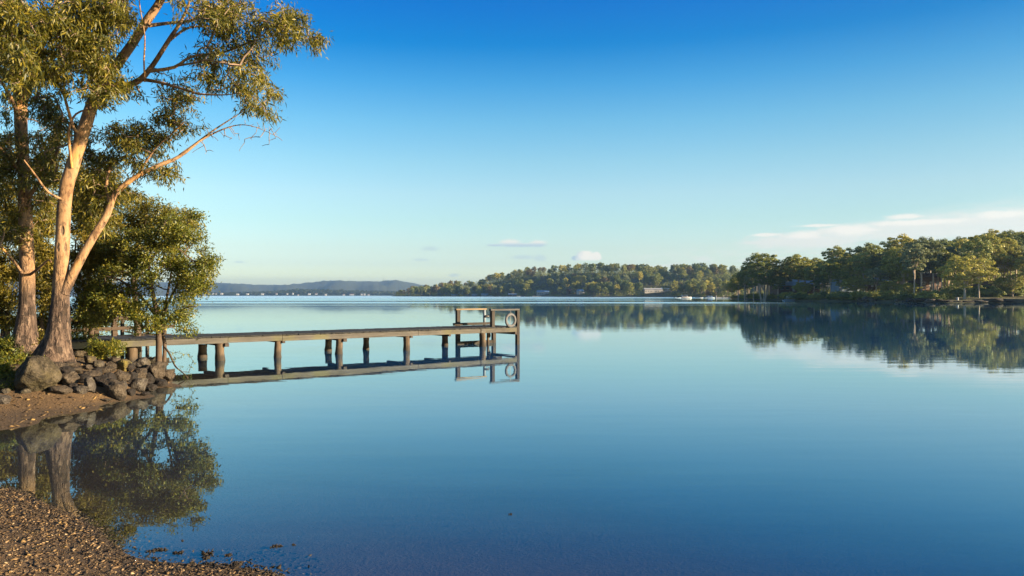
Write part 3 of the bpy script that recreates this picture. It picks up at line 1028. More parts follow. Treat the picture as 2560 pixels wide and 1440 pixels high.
# ------------------------------------------------------------------ trees: growing twigs to a cloud of points, then leaves on the twigs
def catmull(pts, step):
    pts = [np.array(p, float) for p in pts]
    out = []
    n = len(pts)
    for i in range(n - 1):
        p0, p1, p2, p3 = pts[max(i - 1, 0)], pts[i], pts[i + 1], pts[min(i + 2, n - 1)]
        m = max(2, int(np.linalg.norm(p2[:3] - p1[:3]) / step))
        for k in range(m):
            t = k / m
            out.append(.5 * ((2 * p1) + (-p0 + p2) * t + (2 * p0 - 5 * p1 + 4 * p2 - p3) * t * t + (-p0 + 3 * p1 - 3 * p2 + p3) * t ** 3))
    out.append(pts[-1])
    return np.array(out)


class Grower:
    def __init__(s, seed=0):
        s.pos = np.zeros((60000, 3)); s.n = 0
        s.limbs = []           # arrays (m,4): x y z r
        s.twigs = []           # arrays of points
        s.twig_par = []
        s.rng = np.random.default_rng(seed)
        s.ends = []

    def limb(s, pts, step=.16, nodes=True, free=0.0):
        c = catmull(pts, step)
        s.limbs.append(c)
        if nodes:
            k = int(len(c) * free)
            q = c[k:, :3]
            s.pos[s.n:s.n + len(q)] = q
            s.n += len(q)
        return c

    def grow(s, att, up=.25, segs=4, wob=.07, new_bias=1.0):
        """Join every attraction point to the nearest wood with a curved twig."""
        att = np.asarray(att)
        d0 = np.array([np.sqrt(((s.pos[:s.n] - a) ** 2).sum(1)).min() for a in att])
        counts = {}
        for a in att[np.argsort(d0)]:
            dd = ((s.pos[:s.n] - a) ** 2).sum(1)
            i = int(dd.argmin())
            p = s.pos[i].copy()
            L = math.sqrt(dd[i])
            if L < .02: continue
            mid = (p + a) / 2 + np.array([0, 0, up * L * .35]) + s.rng.normal(0, wob * L, 3)
            t = np.linspace(0, 1, segs + 1)[:, None]
            c = (1 - t) ** 2 * p + 2 * t * (1 - t) * mid + t * t * a
            c[1:-1] += s.rng.normal(0, wob * .25 * L, (segs - 1, 3))
            s.twigs.append(c)
            s.pos[s.n:s.n + segs] = c[1:]
            s.n += segs
            s.ends.append(c)

    def twig_geo(s, r0=.004, rk=.012, kmax=.05, sides=4):
        # descend counts: a twig carries every later twig that starts on it
        starts = {}
        n = len(s.twigs)
        cnt = np.ones(n)
        key = lambda v: tuple(np.round(v, 5))
        owner = {}
        for i, c in enumerate(s.twigs):
            for j, q in enumerate(c[1:]):
                owner[key(q)] = (i, j + 1)
        par = [owner.get(key(c[0])) for c in s.twigs]
        for i in range(n - 1, -1, -1):
            if par[i] is not None and par[i][0] < i:
                cnt[par[i][0]] += cnt[i]
        V, Fc = [], []
        for i, c in enumerate(s.twigs):
            ra = min(kmax, r0 + rk * (cnt[i] ** .5 - 1) * .35 + .002)
            rb = r0 if cnt[i] < 2 else ra * .6
            m = MB().tube([Vector(q) for q in c], [ra + (rb - ra) * k / (len(c) - 1) for k in range(len(c))], sides, False)
            b = len(V)
            V += m.v
            Fc += [tuple(x + b for x in f) for f in m.f]
        return np.array(V), np.array(Fc)


def limb_mesh(name, c, mat, parent, k=14, origin=(0, 0, 0), flare=None, bumpy=.03, seed=0):
    pts = [Vector(q[:3]) - Vector(origin) for q in c]
    m = MB()
    rad = [q[3] for q in c]
    n = len(pts)
    ref = None
    for i, p in enumerate(pts):
        t = (pts[min(i + 1, n - 1)] - pts[max(i - 1, 0)]).normalized()
        if ref is None: ref = Vector((1, 0, 0)) if abs(t.x) < .8 else Vector((0, 1, 0))
        u = (ref - t * ref.dot(t)).normalized(); w = t.cross(u); ref = u
        for j in range(k):
            a = 2 * math.pi * j / k
            dr = u * math.cos(a) + w * math.sin(a)
            r = rad[i] * (1 + bumpy * mnoise.noise(Vector((math.cos(a) * 1.4, math.sin(a) * 1.4, p.z * 1.6 + seed))) * 2)
            if flare:
                fz, fa = flare
                e = math.exp(-max(p.z, 0) / fz)
                r *= 1 + fa * e * (.5 + .5 * math.sin(a * 5 + seed + .6 * math.sin(a * 2))) + fa * .4 * e
            m.v.append(tuple(p + dr * r))
    for i in range(n - 1):
        for j in range(k):
            j2 = (j + 1) % k
            m.f.append((i * k + j, i * k + j2, (i + 1) * k + j2, (i + 1) * k + j))
    m.f.append(tuple((n - 1) * k + j for j in range(k)))
    return m.obj(name, mat, parent, smooth=True)


def leaves(name, base, outdir, mat, parent, per, L, W, spread, droop, seed=0, origin=(0, 0, 0), wood_=None, wmat=None):
    """Lens-shaped leaves around every base point; droop pulls their tips down."""
    rng = np.random.default_rng(seed)
    n = len(base) * per
    b = np.repeat(base, per, 0) + rng.normal(0, spread, (n, 3)) * np.array([1, 1, .75])
    d = np.repeat(outdir, per, 0) * .5 + rng.normal(0, .75, (n, 3))
    d[:, 2] -= droop
    d /= np.linalg.norm(d, axis=1)[:, None] + 1e-9
    s = np.cross(d, rng.normal(0, 1, (n, 3)))
    s /= np.linalg.norm(s, axis=1)[:, None] + 1e-9
    ln = L * (.65 + .7 * rng.random((n, 1)))
    wd = W * (.7 + .6 * rng.random((n, 1))) / 2
    nrm = np.cross(s, d)
    p0 = b
    pl = b + d * ln * .42 + s * wd + nrm * ln * .05
    pr = b + d * ln * .42 - s * wd + nrm * ln * .05
    p1 = b + d * ln + np.array([0, 0, -1.0]) * ln * .12 * min(droop, 1)
    v = np.stack([p0, pr, p1, pl], 1).reshape(-1, 3) - np.array(origin)
    f = np.arange(n * 4).reshape(-1, 4)
    if wood_ is not None and len(wood_[0]):
        wv, wf = wood_
        return mesh_np(name, np.concatenate([wv - np.array(origin), v]), np.concatenate([wf, f + len(wv)]), mat, parent, False, wmat, len(wf))
    return mesh_np(name, v, f, mat, parent)


def ell_points(rng, clusters, dens):
    """clusters: (px, py, rx, ry, d, dd[, k]) in photo pixels with a depth d and half depth dd (metres)."""
    out, outd = [], []
    for c in clusters:
        px, py, rx, ry, d, dd = c[:6]
        k = c[6] if len(c) > 6 else 1.0
        C = np.array(P(px, py, d))
        e = np.array([rx / F * d, dd, ry / F * d])
        n = max(3, int(dens * k * (rx * ry) / 1000.0))
        u = rng.normal(0, 1, (n, 3))
        u /= np.linalg.norm(u, axis=1)[:, None]
        u *= (rng.random((n, 1)) ** (1 / 2.2))
        out.append(C + u * e)
        outd.append(u)
    return np.concatenate(out), np.concatenate(outd)


def leaf_bases(G, frac=(.55, 1.0), per=3, seed=1):
    rng = np.random.default_rng(seed)
    b, o = [], []
    for c in G.ends:
        t = rng.uniform(frac[0], frac[1], per) * (len(c) - 1)
        t[0] = len(c) - 1
        i = np.minimum(t.astype(int), len(c) - 2)
        f = (t - i)[:, None]
        b.append(c[i] * (1 - f) + c[i + 1] * f)
        dd = c[-1] - c[0]
        o.append(np.repeat((dd / (np.linalg.norm(dd) + 1e-9))[None], per, 0))
    return np.concatenate(b), np.concatenate(o)


def lp(pts, d0, d1=None, wpx=True):
    """Polyline in photo pixels (px, py, width px) with depth from d0 to d1 -> x y z r."""
    d1 = d0 if d1 is None else d1
    n = len(pts)
    out = []
    for i, (px, py, w) in enumerate(pts):
        d = d0 + (d1 - d0) * i / (n - 1)
        out.append((*P(px, py, d), w / F * d / 2))
    return out


def tufts(cl, seed):
    r_ = random.Random(seed)
    out = []
    for c in cl:
        px, py, rx, ry, d, dd, k = c
        n = max(2, int(rx * ry / 260))
        for i in range(n):
            a, q = r_.random() * 6.283, r_.random() ** .5
            w = r_.uniform(11, 23)
            out.append((px + math.cos(a) * q * rx, py + math.sin(a) * q * ry, w * r_.uniform(.9, 1.4), w * r_.uniform(.7, 1.1), d + r_.uniform(-dd, dd), .25, k * r_.uniform(.7, 1.3)))
    return out


# ---- the big leaning gum
def big_gum():
    D = 17.0
    root = P(140, 905, D)
    root.z = hz(root.x, root.y) - .12
    t = empty('gum_tree', root, 'tall leaning gum tree with pale blotched trunk at the rocky edge of the bank', 'tree')
    G = Grower(11)
    trunk = lp([(132, 925, 88), (139, 880, 71), (147, 820, 50), (152, 720, 39), (155, 640, 34), (158, 560, 32), (166, 470, 31), (186, 400, 31), (208, 330, 30), (228, 268, 29),
                (256, 210, 27), (300, 152, 23), (332, 108, 21), (365, 55, 20), (402, 0, 18), (440, -90, 15), (455, -190, 9), (450, -260, 4)], D, D + .3)
    G.limb(trunk, .14, free=.55)
    B = [
        (lp([(160, 735, 24), (195, 660, 21), (235, 590, 19), (268, 535, 17), (288, 485, 14), (336, 445, 12), (400, 412, 11), (432, 400, 9), (465, 380, 7), (500, 352, 5), (525, 338, 3)], D, D + 1.0), .35),
        (lp([(236, 250, 24), (265, 235, 20), (320, 214, 17), (352, 198, 15), (384, 160, 12), (413, 115, 11), (430, 88, 10), (449, 60, 8), (470, 15, 6), (485, -40, 4)], D, D - .8), .3),
        (lp([(352, 198, 10), (400, 206, 8), (465, 225, 6), (500, 235, 5), (561, 237, 3), (600, 232, 2)], D - .4, D - 1.5), .2),
        (lp([(372, 178, 9), (436, 168, 8), (480, 141, 6), (561, 130, 5), (618, 108, 4), (680, 90, 3)], D - .45, D - .2), .2),
        (lp([(440, 165, 5), (480, 158, 5), (520, 150, 4), (560, 160, 3), (605, 166, 2)], D - .45, D - 2.0), .1),
        (lp([(416, 108, 7), (465, 72, 6), (510, 66, 4), (560, 72, 3)], D - .5, D + 1.0), .2),
        (lp([(372, 64, 10), (420, 58, 8), (470, 52, 6), (510, 38, 5), (560, 10, 4), (600, -30, 3)], D, D + 1.2), .15),
        (lp([(222, 290, 9), (192, 330, 8), (172, 280, 7), (155, 225, 6), (120, 170, 5), (100, 120, 4)], D, D - 1.4), .3),
        (lp([(180, 420, 7), (172, 330, 6), (190, 285, 5), (230, 272, 4), (244, 270, 2)], D, D - .8), .3),
        (lp([(250, 225, 16), (240, 150, 13), (262, 60, 10), (270, -20, 8), (250, -120, 5)], D, D - 1.0), .15),
        (lp([(256, 215, 10), (200, 150, 8), (150, 90, 6), (110, 20, 5), (80, -60, 3)], D, D - 2.2), .2),
        (lp([(275, 525, 8), (266, 470, 7), (272, 430, 6), (285, 400, 5), (330, 388, 3)], D + .45, D + 1.0), .2),
        (lp([(340, 442, 6), (390, 370, 5), (430, 335, 4), (460, 305, 3)], D + .6, D + .4), .2),
        (lp([(448, 388, 5), (485, 362, 5), (535, 325, 4), (600, 283, 2)], D + .9, D + 1.3), .9),
        (lp([(362, 205, 4), (360, 150, 4), (362, 90, 3), (350, 20, 3), (346, -20, 2)], D - .6, D - 1.2), .8),
        (lp([(400, 0, 12), (470, -60, 9), (540, -100, 6), (620, -120, 4)], D + .2, D - .6), .2),
        (lp([(158, 500, 7), (120, 480, 6), (90, 440, 5), (60, 400, 3)], D, D - 1.2), .3),
    ]
    for k, (pl, fr) in enumerate(B):
        c = G.limb(pl, .14, free=fr)
    # foliage masses: px py rx ry depth halfdepth weight
    cl = []
    for q in [(600, 40, 95, 55), (700, 70, 65, 50), (765, 92, 36, 32, 1.1), (645, 130, 62, 38), (560, 95, 60, 45), (520, 150, 55, 32, .8), (610, 182, 58, 34), (662, 215, 42, 34), (640, 250, 45, 30),
              (560, 215, 60, 30, .7), (500, 205, 48, 26, .6), (430, 215, 42, 30, .6), (672, 272, 24, 22), (730, 40, 40, 40), (540, 30, 60, 40), (470, 30, 40, 30, .6)]:
        cl.append((q[0], q[1], q[2] * .86, q[3] * .86, D - .3 + .9 * math.sin(q[0] * .05), 1.0, q[4] if len(q) > 4 else 1.0))
    for q in [(465, 300, 42, 34, 1.1), (415, 280, 46, 36, .7), (330, 350, 62, 38, 1.3), (365, 365, 48, 40, 1.2), (290, 340, 40, 34), (425, 425, 30, 28), (350, 415, 58, 28), (470, 245, 60, 32, .6),
              (400, 330, 40, 40, .7), (430, 440, 24, 22, .8), (300, 400, 40, 36, .6)]:
        cl.append((q[0], q[1], q[2] * .88, q[3] * .88, D + .9, .8, q[4] if len(q) > 4 else 1.0))
    for q in [(225, 55, 62, 62, 1.3), (275, 25, 48, 46, 1.2), (215, 140, 60, 56, 1.2), (165, 100, 56, 50), (160, 190, 56, 46), (255, 175, 44, 40), (232, 232, 46, 30, 1.2), (300, 205, 40, 34), (290, 60, 36, 50, .8),
              (170, 20, 50, 40)]:
        cl.append((*q[:4], D - 1.2, 1.1, q[4] if len(q) > 4 else 1.0))
    for q in [(110, 260, 56, 50, .5), (140, 320, 50, 40, .5), (215, 330, 30, 50, .3), (250, 440, 40, 60, .7), (215, 500, 30, 60, .6), (245, 540, 44, 50, .7), (300, 480, 40, 34, .4), (100, 420, 60, 50, .45)]:
        cl.append((*q[:4], D + 1.0, .7, q[4] * 1.7))
    for q in [(480, -70, 150, 60, .6), (300, -110, 160, 80, .6), (560, -130, 130, 60, .5), (420, -210, 140, 60, .5), (200, -60, 120, 60, .7)]:
        cl.append((*q[:4], D, 1.8, q[4]))
    rng = np.random.default_rng(21)
    att = np.concatenate([ell_points(rng, tufts(cl, 21), 13.0)[0], ell_points(rng, cl, 8.0)[0]])
    G.grow(att, .22)
    # bare twigs at the tip of the low limb
    nleafy = len(G.ends)
    bare = [(600, 318), (640, 332), (668, 320), (690, 345), (706, 352), (655, 365), (630, 350), (700, 318), (580, 345), (585, 300), (560, 345), (515, 378), (480, 382), (545, 352), (612, 300), (635, 310), (660, 312), (675, 335)]
    br_ = random.Random(6)
    bare += [(br_.uniform(560, 700), br_.uniform(300, 362)) for _ in range(26)] + [(br_.uniform(500, 600), br_.uniform(318, 385)) for _ in range(14)]
    Bl = lp([(500, 352, 5), (525, 338, 4), (560, 322, 3.2), (600, 312, 2.4), (640, 318, 1.6), (690, 340, 1)], D + 1.0, D + 1.2)
    G.limb(Bl, .1)
    G.grow([tuple(P(x, y, D + 1.1 + .2 * math.sin(x))) for x, y in bare], .1, 5, .05)
    org = tuple(root)
    limb_mesh('trunk', G.limbs[0], M_BARK, t, 30, org, (.38, .42), .045, 2)
    for c in G.limbs[1:]:
        limb_mesh('branch', c, M_BARK, t, 10, org, None, .04, 3)
    tw = G.twig_geo(.0050, .012, .026, 4)
    ends = G.ends
    G.ends = ends[:nleafy]
    b, o = leaf_bases(G, (.35, 1.0), 3, 5)
    leaves('crown', b, o, M_LEAF_GUM, t, 8, .135, .026, .085, .75, 6, org, tw, M_TWIG)


big_gum()


def second_gum():
    D = 19.0
    root = P(66, 875, D)
    root.z = hz(root.x, root.y) - .15
    t = empty('gum_tree', root, 'straight gum trunk with dark fork standing behind the leaning gum', 'tree')
    G = Grower(12)
    G.limb(lp([(58, 890, 74), (63, 850, 58), (66, 790, 40), (68, 700, 34), (66, 600, 31), (62, 500, 29), (59, 420, 28), (53, 330, 29), (50, 245, 29), (42, 180, 28), (30, 90, 20), (20, 0, 14), (10, -120, 8)], D), .16, free=.6)
    for pl, fr in [(lp([(54, 262, 24), (72, 215, 20), (88, 180, 16), (100, 130, 12), (130, 60, 9), (150, -30, 6)], D, D - 1), .2),
                   (lp([(50, 250, 18), (44, 200, 14), (40, 150, 11), (48, 90, 8), (60, 30, 5)], D, D - 4.2), .3),
                   (lp([(66, 500, 12), (95, 460, 10), (128, 410, 8), (150, 360, 6)], D, D - .6), .3),
                   (lp([(50, 430, 8), (20, 390, 7), (-20, 350, 5)], D, D - 1), .2),
                   (lp([(64, 700, 8), (40, 660, 6), (0, 615, 5)], D, D - 1), .3),
                   (lp([(70, 690, 7), (95, 672, 6), (120, 650, 4), (128, 655, 3)], D, D - 1.4), .4),
                   (lp([(48, 300, 9), (20, 230, 8), (-30, 160, 6)], D, D - 1.5), .2)]:
        G.limb(pl, .16, free=fr)
    cl = []
    for q in [(45, 60, 66, 58, 1.2), (60, 120, 58, 48, 1.2), (18, 150, 40, 42, 1.2), (110, 40, 46, 46), (30, 210, 30, 36, .8), (10, 30, 50, 60, 1), (85, 160, 36, 40, .8), (-40, 100, 60, 80, .8)]:
        cl.append((*q[:4], D - 4.2, 1.0, q[4] if len(q) > 4 else 1.0))
    for q in [(20, 265, 24, 56, .5), (95, 400, 66, 60, .45), (30, 370, 40, 60, .5), (25, 480, 40, 70, .35), (110, 510, 40, 50, .55), (60, 555, 34, 40, .7), (120, 340, 40, 60, .4), (20, 580, 50, 36, .7),
              (-40, 420, 60, 120, .6), (-40, -60, 100, 80, .6), (100, -80, 120, 80, .5)]:
        cl.append((*q[:4], D + (.9 if 40 < q[0] < 130 and q[1] > 0 else -.4), .9, q[4] * 1.8))
    rng = np.random.default_rng(22)
    att = np.concatenate([ell_points(rng, tufts(cl, 22), 12.0)[0], ell_points(rng, cl, 7.5)[0]])
    G.grow(att, .2)
    org = tuple(root)
    limb_mesh('trunk', G.limbs[0], M_BARK, t, 22, org, (.4, .4), .04, 9)
    for c in G.limbs[1:]:
        limb_mesh('branch', c, M_BARK, t, 10, org, None, .04, 5)
    tw = G.twig_geo(.0050, .012, .026, 4)
    b, o = leaf_bases(G, (.35, 1.0), 3, 7)
    leaves('crown', b, o, M_LEAF_GUM, t, 8, .135, .026, .09, .75, 8, org, tw, M_TWIG)


second_gum()


def bushy(name, label, cat, stems, clusters, D, mat, seed, dens=16, per=9, L=.075, W=.034, spread=.07, droop=.05, bark=None, group=None, baseu=3):
    root = Vector(stems[0][0][:3])
    root.z = max(hz(root.x, root.y), -.4) - .05
    t = empty(name, root, label, cat, group)
    G = Grower(seed)
    for s in stems:
        G.limb(s, .15, free=.25)
    rng = np.random.default_rng(seed)
    att, _ = ell_points(rng, clusters, dens)
    G.grow(att, .2, 4, .08)
    org = tuple(root)
    for k, c in enumerate(G.limbs):
        limb_mesh('trunk' if k == 0 else 'branch', c, bark or M_BARK_DARK, t, 9, org, None, .05, seed + k)
    tw = G.twig_geo(.003, .010, .022, 4)
    b, o = leaf_bases(G, (.4, 1.0), baseu, seed)
    leaves('crown', b, o, mat, t, per, L, W, spread, droop, seed, org, tw, bark or M_BARK_DARK)
    return t


# small tree in front, beside the jetty
def puffs(seed, blobs, D_, n_each, rmin, rmax, dd):
    """Break broad foliage masses into many small uneven tufts with gaps between."""
    r_ = random.Random(seed)
    out = []
    for px, py, rx, ry, n in blobs:
        for k in range(n):
            a, q = r_.random() * 6.283, math.sqrt(r_.random())
            w = r_.uniform(rmin, rmax)
            out.append((px + math.cos(a) * q * rx, py + math.sin(a) * q * ry, w * r_.uniform(.9, 1.5), w * r_.uniform(.6, 1.0), D_ + r_.uniform(-dd, dd), .28, n_each * r_.uniform(.7, 1.4)))
    return out


D = 22.5
bushy('small_tree', 'bushy small tree with bright yellow green tufts leaning over the jetty', 'tree',
      [lp([(397, 905, 16), (397, 850, 14), (394, 800, 12), (384, 740, 10), (372, 680, 8), (380, 620, 5), (400, 570, 3)], D),
       lp([(396, 820, 9), (420, 760, 7), (450, 700, 5), (480, 650, 3)], D, D - .8), lp([(390, 790, 8), (350, 740, 7), (300, 700, 5), (260, 690, 3)], D, D - .6),
       lp([(410, 905, 10), (412, 860, 9), (404, 810, 8), (418, 740, 6), (430, 670, 4)], D + .3, D + .8),
       lp([(430, 670, 5), (470, 690, 4), (505, 720, 3), (520, 735, 2)], D, D - .3), lp([(404, 810, 5), (440, 790, 4), (462, 770, 3), (490, 765, 2)], D, D - .4)],
      puffs(4, [(460, 640, 56, 50, 15), (505, 668, 18, 18, 5), (410, 610, 60, 46, 14), (330, 640, 80, 60, 18), (390, 685, 90, 40, 16), (470, 705, 40, 36, 7), (300, 710, 80, 50, 14), (430, 760, 46, 40, 7), (340, 760, 80, 30, 10),
                (415, 800, 46, 26, 5), (452, 815, 18, 18, 3), (512, 655, 16, 22, 4), (505, 700, 14, 14, 2), (492, 600, 14, 18, 3), (478, 540, 16, 14, 2), (462, 780, 16, 14, 2), (480, 720, 20, 14, 2), (300, 788, 66, 24, 9), (240, 792, 40, 30, 7), (356, 806, 40, 22, 5), (260, 745, 50, 36, 8), (430, 565, 50, 24, 6)], D - .1, 1.15, 13, 24, .9),
      D, M_LEAF_SHRUB, 31, 19, 9, .085, .036, .10)
D = 25.5
bushy('paperbark_tree', 'taller dark olive tree rising behind the bushy small tree', 'tree',
      [lp([(345, 880, 16), (342, 800, 14), (335, 700, 12), (345, 600, 8), (370, 540, 5)], D), lp([(338, 700, 8), (400, 620, 6), (450, 570, 4)], D), lp([(336, 690, 8), (290, 620, 6), (270, 560, 4)], D)],
      puffs(5, [(465, 548, 30, 24, 6), (488, 560, 12, 22, 3), (400, 548, 56, 34, 11), (340, 520, 56, 40, 12), (300, 565, 64, 54, 16), (370, 595, 76, 40, 14), (445, 585, 40, 30, 6), (280, 630, 56, 50, 12)], D, 1.0, 13, 26, 1.2),
      D, M_LEAF_GUM, 32, 20, 10, .10, .034, .12, .4)
D = 24.0
bushy('wattle_tree', 'golden tangled tree filling the gap behind the leaning trunk', 'tree',
      [lp([(225, 880, 14), (230, 780, 12), (222, 680, 9), (240, 600, 6)], D), lp([(228, 760, 8), (260, 680, 6), (280, 620, 4)], D), lp([(226, 740, 7), (190, 660, 5), (190, 600, 3)], D)],
      puffs(6, [(240, 590, 70, 70, 20), (215, 680, 44, 64, 14), (270, 660, 56, 54, 14), (205, 560, 40, 60, 10), (250, 765, 66, 40, 13), (200, 785, 40, 44, 8), (235, 510, 44, 50, 10), (195, 470, 40, 46, 9), (280, 455, 44, 44, 9), (230, 420, 44, 40, 7)], D, 1.0, 13, 26, 1.1),
      D, M_LEAF_GOLD, 33, 28, 11, .10, .032, .12, .3)
D = 23.0
bushy('wattle_tree', 'golden brown thicket tree between the two gum trunks', 'tree',
      [lp([(108, 870, 12), (104, 780, 10), (112, 690, 8), (105, 620, 5)], D), lp([(104, 760, 7), (130, 690, 5), (120, 620, 3)], D), lp([(20, 870, 12), (18, 780, 9), (5, 690, 6), (20, 620, 4)], D)],
      puffs(7, [(105, 620, 36, 54, 12), (110, 700, 34, 64, 12), (105, 785, 34, 50, 10), (20, 640, 56, 60, 16), (10, 720, 50, 60, 14), (20, 795, 40, 46, 10), (-50, 680, 50, 130, 12), (70, 600, 40, 60, 8), (115, 530, 34, 50, 9), (20, 540, 40, 54, 10), (110, 440, 30, 44, 6), (10, 440, 34, 50, 7)], D, 1.0, 13, 26, 1.1),
      D, M_LEAF_GOLD, 34, 28, 11, .10, .032, .12, .3)


wat = [o for o in COL.objects if o.get('category') == 'tree' and o.name.startswith('wattle_tree')]
for k, (x, y, sc, rz) in enumerate([(-16.5, 20.5, 1.0, .8), (-19.5, 17.0, 1.1, 2.2), (-18.5, 24.5, 1.15, 3.9), (-23.5, 21.0, 1.2, 5.0), (-24, 28, 1.3, 1.2), (-29, 25, 1.3, 2.6)]):
    c = copy_tree(wat[k % 2])
    c.location = (x, y, hz(x, y) - .05)
    c.rotation_euler = (0, 0, rz)
    c.scale = (sc, sc, sc)
    tag(c, 'golden thicket tree deeper along the left bank', 'tree', 'thicket trees along the left bank')


# low shrubs on the bank
def shrub(px, py, rx, ry, seed, mat, label, L=.07, W=.026, per=9, dens=34, group=None):
    b = hit(px, py + ry * .95)
    D_ = b.y
    stems = []
    rng = random.Random(seed)
    for k in range(3):
        x1 = px + rng.uniform(-.5, .5) * rx
        stems.append(lp([(px + rng.uniform(-.15, .15) * rx, py + ry * 1.0, 5), ((px + x1) / 2, py + ry * .3, 4), (x1, py - ry * .3, 2)], D_ + .25))
    dd = rx / F * D_ * .9
    return bushy('shrub', label, 'shrub', stems, [(px, py, rx * .95, ry * .95, D_ + .25, dd), (px - rx * .35, py + ry * .3, rx * .6, ry * .6, D_ + .1, dd * .8, .8), (px + rx * .4, py + ry * .2, rx * .55, ry * .6, D_ + .1, dd * .8, .8)],
                 D_, mat, seed, dens, per, L, W, .05, -.25, None, group)


shrub(228, 808, 62, 46, 41, M_LEAF_SHRUB, 'green shrub right of the leaning trunk above the jetty start', .08, .028)
shrub(262, 872, 52, 30, 42, M_LEAF_SHRUB, 'bright green spiky bush over the rocks where the jetty meets the bank', .095, .024)
shrub(40, 893, 34, 22, 51, M_LEAF_SHRUB, 'low dark green plant in the shade left of the second trunk base', .07, .026)
shrub(104, 905, 24, 15, 52, M_LEAF_SHRUB, 'small plant between the boulder and the leaning trunk base', .06, .022)
shrub(290, 812, 46, 34, 50, M_LEAF_GOLD, 'loose golden shrub in front of the old boardwalk rails', .08, .026, 8, 24)
shrub(205, 850, 36, 34, 43, M_LEAF_SHRUB, 'dark green shrub tight against the right side of the leaning trunk', .08, .028)
shrub(14, 800, 34, 40, 44, M_LEAF_GOLD, 'golden shrub at the left edge above the dark hollow')
shrub(12, 860, 30, 36, 45, M_LEAF_SHRUB, 'green shrub at the left edge beside the second trunk')
shrub(8, 920, 26, 34, 46, M_LEAF_SHRUB, 'leafy plant in front of the large lichen boulder')
shrub(22, 962, 20, 18, 47, M_LEAF_SHRUB, 'little weedy plant on the sand left of the large boulder', .05, .02)
shrub(322, 882, 26, 16, 48, M_LEAF_SHRUB, 'low trailing plant under the jetty beam', .07, .022)
shrub(100, 850, 22, 30, 49, M_LEAF_GOLD, 'dry shaded shrub in the hollow between the two trunks')


def fallen_branch():
    D_ = 20.2
    t = empty('fallen_branch', P(420, 955, D_), 'leafy dead branch drooping into the water beside the jetty', 'branch')
    G = Grower(77)
    G.limb(lp([(412, 868, 5), (424, 885, 5), (438, 915, 4), (455, 930, 3), (470, 945, 2)], D_ + .8, D_), .08, free=.2)
    att = [tuple(P(x, y, D_ + .2 + .2 * math.sin(x))) for x, y in [(430, 880), (448, 880), (462, 884), (474, 890), (440, 896), (478, 912), (484, 905), (450, 918), (462, 938), (472, 930), (446, 940), (474, 944), (436, 900), (455, 893)]]
    G.grow(att, .1, 4, .06)
    org = tuple(t.location)
    limb_mesh('stem', G.limbs[0], M_BARK_DARK, t, 6, org)
    tw = G.twig_geo(.003, .006, .01, 4)
    b, o = leaf_bases(G, (.4, 1), 3, 3)
    leaves('leaves', b, o, M_LEAF_SHRUB, t, 4, .07, .02, .035, .3, 3, org, tw, M_BARK_DARK)


fallen_branch()


